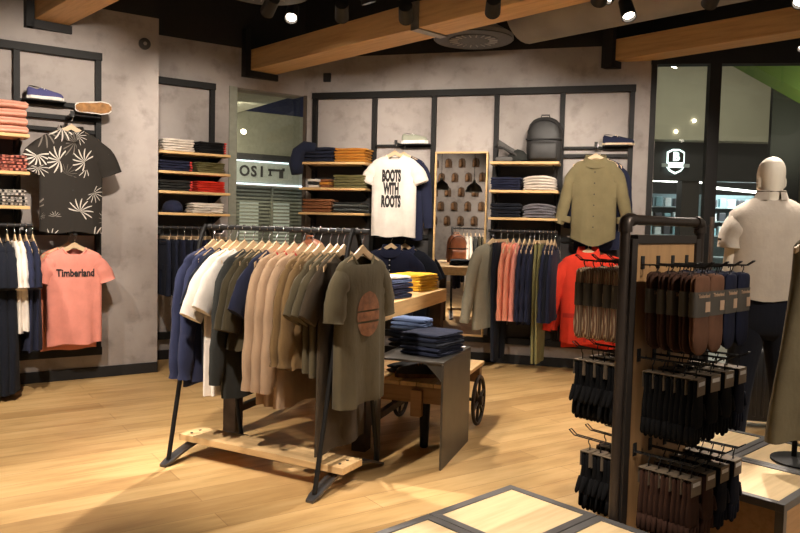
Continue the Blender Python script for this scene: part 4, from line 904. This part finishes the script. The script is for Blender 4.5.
def glove_bms():
    b = B()
    for k, y0 in ((0, -.010), (1, .010)):
        def ring(cx, z, w, d): return [(cx + w * sup(math.cos(a), 2.6), y0 + d * math.sin(a), z) for a in [2 * PI * i / 14 for i in range(14)]]
        loft(b, [ring(0, z, w, d) for z, w, d in ((-.045, .036, .007), (-.05, .040, .009), (-.10, .036, .009), (-.15, .044, .011), (-.20, .046, .011), (-.215, .040, .009))])
        for i, (x, L, r) in enumerate(((-.034, .062, .0105), (-.0115, .078, .0112), (.0115, .072, .0112), (.033, .052, .010))):
            loft(b, [[(x + x * .12 * u + r * q * math.cos(a), y0 + .0095 * q * math.sin(a), -.205 - L * u) for a in [2 * PI * j / 10 for j in range(10)]] for u, q in ((0, 1), (.5, 1.02), (.85, .95), (.96, .65), (1, .25))])
        loft(b, [[(.038 + .030 * u + .012 * q * math.cos(a), y0 + .009 * q * math.sin(a), -.135 - .062 * u) for a in [2 * PI * j / 10 for j in range(10)]] for u, q in ((0, 1.1), (.5, 1.05), (.85, .9), (1, .3))])
    c = B(); box(c, -.035, .035, -.0215, -.0205, -.095, -.035); box(c, -.035, .035, .0205, .0215, -.095, -.035); box(c, -.035, .035, -.0215, .0215, -.036, -.034)
    p = B(); box(p, -.026, .026, -.0225, -.0217, -.060, -.045)
    h = tube(B(), [(0, 0, -.036), (0, 0, -.014), (.008, 0, -.006), (.012, 0, .004), (.006, 0, .012), (-.006, 0, .012), (-.011, 0, .005)], .0022, 6); box(h, -.022, .022, -.004, .004, -.050, -.034, .001)
    return b, c, p, h
GCARD = plain('glove_card', (.20, .15, .10), .8)
HW = {}
def hung(kind, mat, loc, rot, label, group, cardm=CARD):
    key = (kind, mat.name)
    if key not in HW:
        if kind not in HW: HW[kind] = sock_bms() if kind == 'sock_pair' else glove_bms()
        bs = [x.copy() for x in HW[kind]]
        t = thing(kind, label, 'socks' if kind == 'sock_pair' else 'gloves', loc, rot, group)
        ks = [link('knit', bs[0], mat, t, True), link('card', bs[1], cardm, t, 40), link('printed_label', bs[2], KRAFT if kind == 'sock_pair' else TAG, t), link('hook', bs[3], BLACK, t, True)] + ([link('lettering', bs[4], KRAFT, t)] if len(bs) > 4 else [])
        HW[key] = (t, ks); return
    t, ks = HW[key]; dup(t, ks, label, loc, rot, group)
RW3 = ['top', 'middle', 'bottom']
def hang_row(r, z, side, kind, mats, name, n, group, d0=.085, dd=.050):
    for c in range(4):
        for j in range(n):
            m = mats[(c + j * 0) % len(mats)] if not callable(mats) else mats(c, j)
            y = side * (d0 + dd * j) ; rr = random.Random(r * 100 + c * 10 + j + side)
            x, yy, zz = dp(.115 + c * .118, y, z + .003)
            cn = m.name.split('_', 1)[-1].replace('_', ' ')
            lab = f'{cn} {name}, {ORD[c]} {"back " if side > 0 else ""}{RW3[r]} prong from bronze post, {ORD[n - 1 - j]} from tip'
            hung(kind, m, (x, yy, zz - .012), DA + (PI if side > 0 else 0) + rr.uniform(-.06, .06), lab, group, GCARD if kind == 'glove_pair' else CARD)
def knit(n, k):
    m = fabric('knit_' + n, C[k] if isinstance(k, str) else k, .3); m.node_tree.nodes['Principled BSDF'].inputs['Sheen Weight'].default_value = 0; return m
CH_, NV_, BK_ = knit('dark_brown', 'choc'), knit('navy', (.008, .009, .017)), knit('black', (.006, .006, .0065)); BR_ = knit('tan_brown', (.12, .058, .034)); ST_ = STRIPE; ST_.name = 'knit_beige_striped'
NY_ = knit('midnight_navy', (.010, .012, .026))
hang_row(0, 1.218, -1, 'sock_pair', lambda c, j: (CH_ if j < 4 else BR_) if c < 2 else NY_, 'boot socks', 5, 'sock pairs on the top row', .07, .042)
hang_row(0, 1.218, 1, 'sock_pair', lambda c, j: ST_, 'boot socks', 5, 'striped sock pairs at the back', .07, .042)
hang_row(1, .865, -1, 'glove_pair', lambda c, j: BK_ if c < 3 else NV_, 'gloves', 5, 'glove pairs on the middle row', .07, .042)
hang_row(1, .865, 1, 'glove_pair', lambda c, j: BK_, 'gloves', 4, 'glove pairs at the back')
hang_row(2, .50, -1, 'glove_pair', lambda c, j: CH_ if c < 2 else NV_, 'gloves', 5, 'glove pairs on the bottom row', .07, .042)
hang_row(2, .50, 1, 'glove_pair', lambda c, j: BK_, 'gloves', 3, 'glove pairs at the back bottom')
# ================================================================== MANNEQUIN
MX, MY, MR = 2.10, 4.25, R(172)
mq = thing('mannequin', 'pale faceless mannequin in grey beige polo, seen from behind by glass', 'mannequin', (MX, MY, 0), MR)
b = B()
def el(cx, cy, z, rx, ry, n=20, e=2.2): return [(cx + rx * sup(math.cos(a), e), cy + ry * sup(math.sin(a), e), z) for a in [2 * PI * i / n for i in range(n)]]
# head and neck (front is -y)
loft(b, [el(0, .005, z, rx, ry) if False else el(0, cy, z, rx, ry) for z, rx, ry, cy in ((1.44, .085, .072, .02), (1.49, .062, .062, .02), (1.515, .056, .060, .018), (1.54, .054, .072, .0), (1.565, .058, .088, -.012), (1.60, .064, .096, -.012), (1.64, .069, .100, -.006), (1.68, .071, .100, .0), (1.715, .068, .095, .004), (1.745, .057, .080, .006), (1.768, .037, .052, .008), (1.778, .014, .020, .008))])
loft(b, [el(0, -.106 + .004 * k, 1.60 + z, .012 * w, .016 * w, 10) for k, (z, w) in enumerate(((-.005, .5), (.0, 1.1), (.015, .9), (.04, .6), (.055, .3)))])     # hint of a nose
for s in (-1, 1): loft(b, [el(s * .069, .012, 1.60 + z, .010 * w, .020 * w, 10) for z, w in ((0, .4), (.012, .8), (.035, 1.1), (.055, .9), (.062, .4))])             # ears
# torso
loft(b, [el(0, cy, z, rx, ry, 24, 2.5) for z, rx, ry, cy in ((.78, .150, .10, .01), (.88, .162, .110, .012), (.97, .156, .103, .008), (1.08, .142, .093, 0), (1.20, .154, .103, 0), (1.30, .170, .110, .005), (1.39, .178, .103, .012), (1.45, .168, .083, .02), (1.49, .115, .065, .02), (1.515, .06, .05, .02))])
arm_j = {}
def limb(pts): tube(b, [p[:3] for p in pts], [p[3] for p in pts], 14)
for s in (-1, 1):
    limb([(s * .145, .018, 1.450, .050), (s * .172, .018, 1.415, .055), (s * .188, .02, 1.31, .047), (s * .203, .022, 1.16, .042), (s * .209, .02, 1.11, .040), (s * .228, -.005, 1.01, .039), (s * .232, -.035, .885, .028), (s * .232, -.042, .86, .026)])
    loft(b, [[(s * .232 + .020 * w * math.sin(a) * .7, -.046 - .012 * i + .040 * w * math.cos(a), .86 - .022 * i) for a in [2 * PI * j / 12 for j in range(12)]] for i, w in enumerate((.6, .85, 1, 1, .9))])
    for k, (oy, L) in enumerate(((-.030, .072), (-.010, .080), (.010, .075), (.029, .058))):
        y0 = -.094 + oy; tube(b, [(s * .232, y0, .78), (s * .232, y0 - .008, .78 - L * .4), (s * .227, y0 - .008, .78 - L * .72), (s * .220, y0 - .004, .78 - L)], [.0095, .009, .0085, .006], 8)
    tube(b, [(s * .230, -.070, .845), (s * .223, -.108, .815), (s * .218, -.122, .78), (s * .216, -.124, .76)], [.012, .011, .0095, .007], 8)
    limb([(s * .085, .01, .84, .085), (s * .092, .01, .72, .080), (s * .110, .005, .55, .062), (s * .118, 0, .47, .052), (s * .128, .008, .36, .052), (s * .140, .012, .22, .041), (s * .149, .012, .10, .034), (s * .150, .012, .07, .035)])
    loft(b, [el(s * .152, -.045, z, .040 * w, .115 * w, 16) for z, w in ((.004, .92), (.02, 1), (.045, .85), (.075, .42))])
body = link('body', b, SKIN, mq, True)
md = body.modifiers.new('join', 'REMESH'); md.mode = 'VOXEL'; md.voxel_size = .0075; md.use_smooth_shade = True
sm = body.modifiers.new('soft', 'SMOOTH'); sm.iterations = 3; sm.factor = .5
dg = bpy.context.evaluated_depsgraph_get(); me = bpy.data.meshes.new_from_object(body.evaluated_get(dg)); body.modifiers.clear(); body.data = me
POLO = F('polo')
o, top = garment('polo_shirt', POLO, w=.435, L=.585, th=.25, a0=42, sl=.115, sa=5, sr=.062, rmax=.068, neck=.070, drop=.085, dip=.05, seed=90, parent=mq, fold=.010, waist=.95, thick_top=.62)
o.location = (0, .014, 1.555)
cl = collar(o, POLO, .074, .05, .03); cl.scale = (1, 1.35, 1)
link('collar_stripe', tube(B(), [(.080 * math.cos(a), .062 * math.sin(a), .026) for a in [R(10 + 160 * i / 12) for i in range(13)]], .0035, 6), F('brown'), o, True)
for s in (-1, 1): link('sleeve_trim', lathe(B(), [(.0655, -.006), (.0665, 0), (.0655, .006)], 20, TR(s * .2130, 0, -.256, 0, 0, s * -.10) @ Matrix.Diagonal((1, .82, 1, 1)), (False, False)), F('brown'), o, True)
tr = B(); loft(tr, [el(0, .01, z, rx, ry, 28, 2.6) for z, rx, ry in ((.99, .165, .116), (.93, .175, .124), (.86, .183, .127), (.80, .184, .122), (.74, .150, .085))], (False, True))
for s in (-1, 1): loft(tr, [el(s * cx, .008, z, rx, ry, 20, 2.4) for z, cx, rx, ry in ((.88, .088, .080, .095), (.80, .090, .095, .116), (.72, .095, .090, .102), (.55, .112, .076, .088), (.42, .124, .068, .080), (.22, .140, .064, .078), (.10, .149, .064, .080), (.085, .150, .062, .078))], (True, False))
bmesh.ops.recalc_face_normals(tr, faces=tr.faces[:]); link('trousers', tr, fabric('cloth_midnight', (.006, .007, .012)), mq, 60)
for s in (-1, 1):
    sh = B(); loft(sh, [el(s * .152, -.050, z, .048 * w, .138 * w2, 18, 2.6) for z, w, w2 in ((0, .95, .97), (.006, 1, 1), (.03, 1, 1), (.055, .92, .92), (.085, .75, .62), (.10, .62, .45))]); link('shoe', sh, BLKLEATHER, mq, True)
# ------------------------------------------------------------------ suitcase, hanging olive coat on its stand
t = thing('suitcase', 'black ribbed hard shell suitcase standing behind the mannequin legs', 'suitcase', (2.50, 5.12, 0), R(-12))
link('shell', box(B(), -.17, .17, -.11, .11, .05, .56, .035), plain('black_shell', (.014, .014, .015), .3), t, 40)
for i in range(6): link('rib', box(B(), -.145 + i * .052, -.125 + i * .052, -.116, -.108, .09, .52, .004), plain('black_shell', (.014, .014, .015), .3), t, 40)
for x in (-.12, .12):
    for y in (-.07, .07): link('wheel', lathe(B(), [(.024, -.012), (.026, 0), (.024, .012)], 14, TR(x, y, .026, 0, PI / 2 * 0, PI / 2)), BLACK, t, 40)
link('carry_handle', tube(B(), [(-.06, 0, .558), (-.055, 0, .585), (.055, 0, .585), (.06, 0, .558)], .009, 8), BLACK, t, True)
CX, CY = 1.93, 3.46
t = thing('garment_stand', 'slim black stand with a hook holding the long olive coat', 'stand', (CX, CY, PH), R(20))
link('base', lathe(B(), [(.14, 0), (.14, .008), (.02, .014)], 28), STEEL, t, 40); link('pole', tube(B(), [(0, .05, .012), (0, .05, 1.16), (0, .02, 1.19), (0, -.09, 1.19)], .012, 10), STEEL, t, 40)
ct = Vector((CX, CY, 0)) + Matrix.Rotation(R(20), 3, 'Z') @ Vector((0, -.06, 0))
o, top = garment('long_coat', fabric('coat_olive', (.115, .093, .053)), w=.36, L=.94, th=.12, flare=1.55, seed=95, sleeves=False, fold=.016, drop=.04)
collar(o, fabric('coat_olive', (.115, .093, .053))); hang(o, (ct.x, ct.y, PH + 1.19), R(20), 'long flared olive coat hanging over the platform at the frame edge', 'coat', None, 'wooden hanger holding the long olive coat')

# ================================================================== BEYOND THE GLASS: the mall
BEIGE = plain('mall_plaster', (.40, .37, .28), .8, 0, .06, 2); DARKF = plain('dark_fascia', (.020, .018, .017), .5); GREENM = plain('green_soffit', (.12, .19, .035), .6, 0, .1, 2)
sf = thing('shopfront', 'opposite shop with dark fascia and shield sign beyond the glass', 'shop front', (0, 13, 0))
link('fascia', box(B(), 2.8, 9.5, 0, .25, 2.22, 2.88), DARKF, sf); link('bulkhead', box(B(), 1.5, 10, -.3, .4, 2.885, 4.6), BEIGE, sf)
link('side_pier', box(B(), 3.4, 3.8, 0, .4, -.1, 2.22), DARKF, sf); link('back_wall', box(B(), 2.8, 9.5, 3.4, 3.5, -.1, 2.6), plain('shop_back', (.05, .048, .046), .7), sf); link('shop_ceiling', box(B(), 2.8, 9.5, .26, 3.4, 2.5, 2.6), DARKF, sf)
link('panel', box(B(), 4.9, 5.2, .05, .3, .0, 2.22), plain('shop_panel', (.03, .022, .018), .6), sf)
sg = tag(link('shield_sign', (lambda b: (loft(b, [[(x * k, y, z * k) for x, z in ((-.15, .16), (-.06, .21), (.06, .21), (.15, .16), (.15, -.10), (.10, -.17), (0, -.22), (-.10, -.17), (-.15, -.10))] for k, y in ((1, 0), (1, -.03))]), b)[1])(B()), emit('sign_white', (.85, 1, .97), 1.6), None, False, (4.72, 12.94, 2.54)), 'white lit shield sign with letter B on the opposite shop', 'sign')
b = B(); loft(b, [[(x * .86, y, z * .86) for x, z in ((-.15, .16), (-.06, .21), (.06, .21), (.15, .16), (.15, -.02), (-.15, -.02))] for y in (-.031, -.036)]); link('shield_field', b, DARKF, sg)
b = B(); loft(b, [[(x, y, z) for x, z in ((-.12, -.11), (.12, -.11), (.08, -.15), (0, -.185), (-.08, -.15))] for y in (-.031, -.036)]); link('shield_field', b, DARKF, sg)
b = text_mesh('B', .20, 1.0, .010, .002); bmesh.ops.translate(b, verts=b.verts, vec=(0, -.042, .075)); link('letter', b, emit('sign_white', (.85, 1, .97), 1.6), sg)
b = box(B(), -.24, -.13, -.033, -.005, -.10, -.04); box(b, .13, .24, -.033, -.005, -.10, -.04); link('side_bar', b, plain('sign_grey', (.4, .45, .44), .5), sg)
TUBE = emit('light_tube', (1, .97, .9), 9)
for i, (x0, z0, x1, z1, y) in enumerate(((3.6, 2.33, 6.1, 2.30, 14.4), (6.0, 2.36, 9.0, 2.36, 14.6), (5.9, 2.16, 8.0, 2.02, 14.0))):
    tag(link('light_tube', tube(B(), [(x0, y, z0), (x1, y + .3, z1)], .022, 8), TUBE), ('long white light tube inside the opposite shop, under the shield sign', 'long white light tube inside the opposite shop, right of the mullion', 'slanting white light tube inside the opposite shop behind the mannequin')[i], 'light tube', 'light tubes in the opposite shop')
for k in range(3):
    ds = thing('display_rack', 'white shelf rack of small packets inside the opposite shop, ' + ('under the shield sign', 'behind the door handle', 'behind the mannequin shoulder')[k], 'shop shelf', (4.2 + k * 1.55, 14.2, -.1), 0, 'packet racks in the opposite shop')
    for z in (.5, .95, 1.35, 1.62, 1.88): link('shelf_board', box(B(), 0, 1.3, -.2, .2, z, z + .02), plain('pale_shelf', (.35, .42, .43), .5), ds)
    link('back_board', box(B(), 0, 1.3, .2, .22, .1, 2.15), plain('blue_back', (.18, .25, .27), .5), ds)
    for x in (0, 1.28): link('side_board', box(B(), x, x + .02, -.2, .2, 0, 2.15), plain('pale_shelf', (.35, .42, .43), .5), ds)
    for zi, z in enumerate((1.37, 1.64, 1.90)):
        for q in range(7):
            tag(link('packet', box(B(), -.06, .06, -.05, .05, 0, .13 + .05 * random.random(), .01), plain(('pk_white', 'pk_blue', 'pk_dark')[(q * 5 + zi * 2 + k) % 3], ((.7, .75, .75), (.25, .45, .5), (.06, .06, .07))[(q * 5 + zi * 2 + k) % 3], .5), None, False, (4.2 + k * 1.55 + .14 + q * .17, 14.08, z - .1)),
                'small shop packet on shelves of the opposite shop', 'packet', 'small packets in the opposite shop')
def area(name, loc, size, e, col, rot=(0, 0, 0)):
    l = bpy.data.lights.new(name, 'AREA'); l.energy = e; l.size = size; l.color = col; o = bpy.data.objects.new(name, l); COL.objects.link(o); o.location = loc; o.rotation_euler = rot
area('mall_ceiling_lamp', (4.5, 10.3, 4.5), 1.2, 75, (1, .93, .8)); area('mall_ceiling_lamp', (-2.2, 9.0, 2.74), .8, 48, (1, .95, .80), (R(35), 0, R(20))); area('shop_ceiling_lamp', (6.2, 13.6, 2.45), .8, 60, (.95, 1, 1))
gs = B(); loft(gs, [[(3.62, y, 3.46), (3.62, y, 3.30), (4.95, y, 2.62), (6.5, y, 2.62), (6.5, y, 3.6), (4.2, y, 3.6)] for y in (8.3, 8.6)]); bmesh.ops.recalc_face_normals(gs, faces=gs.faces[:])
tag(link('green_canopy', gs, GREENM), 'green sloping canopy in the mall, above the mannequin head', 'canopy')
area('green_canopy_lamp', (4.9, 7.9, 2.3), .15, 16, (1, .95, .7), (R(155), 0, 0))
tag(link('mall_pillar', box(B(), 4.42, 4.79, 9.0, 9.06, -.1, 3.2), plain('dark_pillar', (.014, .012, .011), .6)), 'dark square pillar in the mall behind the mannequin head', 'pillar')
tag(link('mall_wall', box(B(), 4.80, 8, 8.9, 9.1, -.1, 3.0), plain('warm_wall', (.36, .26, .16), .7)), 'warm beige mall wall beside the dark pillar', 'wall')
tag(link('mall_bench', box(box(B(), 4.2, 6.2, 9.5, 9.95, .18, .36, .02), 4.3, 6.1, 9.6, 9.85, -.1, .18), wood('orange_wood', (.55, .27, .08), (.42, .19, .05))), 'orange wood bench out in the mall behind the mannequin', 'bench')
t = thing('mall_spotlight', 'small mall spotlight under the header behind the glass', 'spotlight', (2.62, 7.35, 2.95), R(-30)); link('lamp_body', tube(B(), [(0, 0, .0), (.10, 0, .20)], .045, 14), BLACK, t, 40); link('lens', tube(B(), [(-.004, 0, -.008), (0, 0, .0)], .04, 14), LENS, t); link('stem', tube(B(), [(.1, 0, .19), (.1, 0, 1.6)], .01, 8), BLACK, t)
for i, (x, z) in enumerate(((4.92, 3.21), (4.62, 3.02))):
    tag(link('downlight', lathe(B(), [(.024, 0), (.024, .03), (0, .031)], 14, TR(x, 12.706, z, 0, PI / 2)), LENS), ('small bright lamp on the beige bulkhead', 'small bright lamp low on the beige bulkhead above the shield sign')[i], 'lamp')
# the shop seen through the window of the recessed wall
KP = WALLS['K']
def kthing(n, l, c): return thing(n, l, c, KP[0] - KP[2] * 2.5, AL)
ks = kthing('shop_sign', 'long pale sign reading OSI with a machine emblem, glowing edges', 'sign')
link('panel', box(B(), -.2, 1.7, 0, .08, 1.87, 2.15), plain('sign_pale', (.33, .36, .33), .5), ks)
EDG = emit('sign_edge', (.72, .88, 1), 2.2)
for z in (2.155, 1.845): link('light_edge', box(B(), -.2, 1.7, -.012, .05, z - .008, z + .008), EDG, ks)
for ch, x in (('O', .37), ('S', .505), ('I', .62)):
    b = text_mesh(ch, .20, .92, .006, .004); bmesh.ops.translate(b, verts=b.verts, vec=(x, -.006, 2.012)); link('letter', b, INK, ks)
b = box(B(), .72, .95, -.008, 0, 2.035, 2.065); box(b, .885, .945, -.008, 0, 1.945, 2.035); box(b, .735, .76, -.008, 0, 1.985, 2.035); box(b, .72, .775, -.008, 0, 1.97, 1.985); box(b, .93, .965, -.008, 0, 2.045, 2.085); link('machine_emblem', b, INK, ks)
kb = kthing('shopfront', 'pale green shop facade seen through the shop sign window', 'shop front')
GRN = plain('facade_green', (.20, .195, .145), .7)
link('lower_wall', box(B(), -.4, 1.9, .30, .40, -.1, 1.83), plain('facade_glass_back', (.17, .17, .125), .4), kb); link('dark_band', box(B(), -.4, 1.9, .02, .3, 2.18, 2.26), DARKF, kb)
link('upper_wall', box(B(), -.4, 2.4, .10, .40, 2.26, 2.84), GRN, kb); link('soffit', box(B(), -1.6, .27, -2.24, .05, 2.79, 2.85), plain('facade_soffit', (.5, .47, .36), .8), kb)
link('blue_panel', box(B(), -.3, 3.2, .42, .5, 2.4, 3.9), plain('blue_panel', (.010, .016, .06), .6), kb)  # dark blue sheet standing in for the empty dark void above the wall
b = B()
for i in range(22): box(b, -.3, 1.8, .22, .24, .75 + i * .05, .775 + i * .05)
bl = link('blind', b, plain('blind_slat', (.22, .22, .165), .6), kb)
for x0 in (.42, .90): link('lit_window', box(B(), x0, x0 + .28, .27, .285, .9, 1.62), emit('dim_window', (.80, .84, .74), .22), kb)
for x in (.30, .86, 1.35): link('mullion', box(B(), x, x + .03, .19, .22, -.1, 1.83), GRN, kb)
tag(link('mall_lamp', lathe(B(), [(.03, 0), (.03, .06), (0, .061)], 12, TR(*(KP[0] - KP[2] * 2.3 + Vector((.22, .20, 2.52))), 0, PI / 2)), LENS), 'small lit lamp on the green facade above the shop sign', 'lamp')

# ================================================================== BEHIND THE CAMERA: what the tall mirror shows
for r in range(6):
    for c in range(8):
        x = -5.2 + c * .36 + (.18 if r % 2 else 0); z = 1.35 + r * .34
        t = thing('wall_niche', 'small arched wall niche holding a wooden shoe form, in the mirror', 'niche', (x, RW, z), PI, 'arched niches seen in the mirror')
        b = B(); prism(b, [(-.085, 0), (.085, 0), (.085, .15), (.06, .20), (0, .225), (-.06, .20), (-.085, .15)], -.03, .0); link('recess', b, plain('niche_dark', (.10, .055, .028), .8), t)
        link('shoe_form', lathe(B(), [(.02, .01), (.04, .03), (.045, .08), (.03, .13), (.034, .17), (.0, .19)], 12, TR(.015, -.06, 0), (True, False)), plain('form_wood', (.24, .12, .05), .6), t, True)
for i, (x, y, z) in enumerate(((-3.36, .5, 2.06), (-2.62, .5, 2.01))):
    t = thing('pendant_lamp', ('dark bell pendant lamp on the oak frame side of the mirror', 'dark bell pendant lamp hanging on the shelf side of the mirror')[i], 'pendant lamp', (x, y, z), 0, 'bell pendants seen in the mirror')
    link('shade', lathe(B(), [(.17, 0), (.165, .04), (.13, .12), (.065, .17), (.03, .20), (.025, .25)], 24, None, (False, True)), plain('pendant_metal', (.30, .30, .28), .35, .8), t, 40); link('cord', tube(B(), [(0, 0, .24), (0, 0, CE - z)], .006, 6), BLACK, t); link('bulb', lathe(B(), [(.0, .02), (.03, .05), (.0, .09)], 12, None, (False, False)), LENS, t, True)
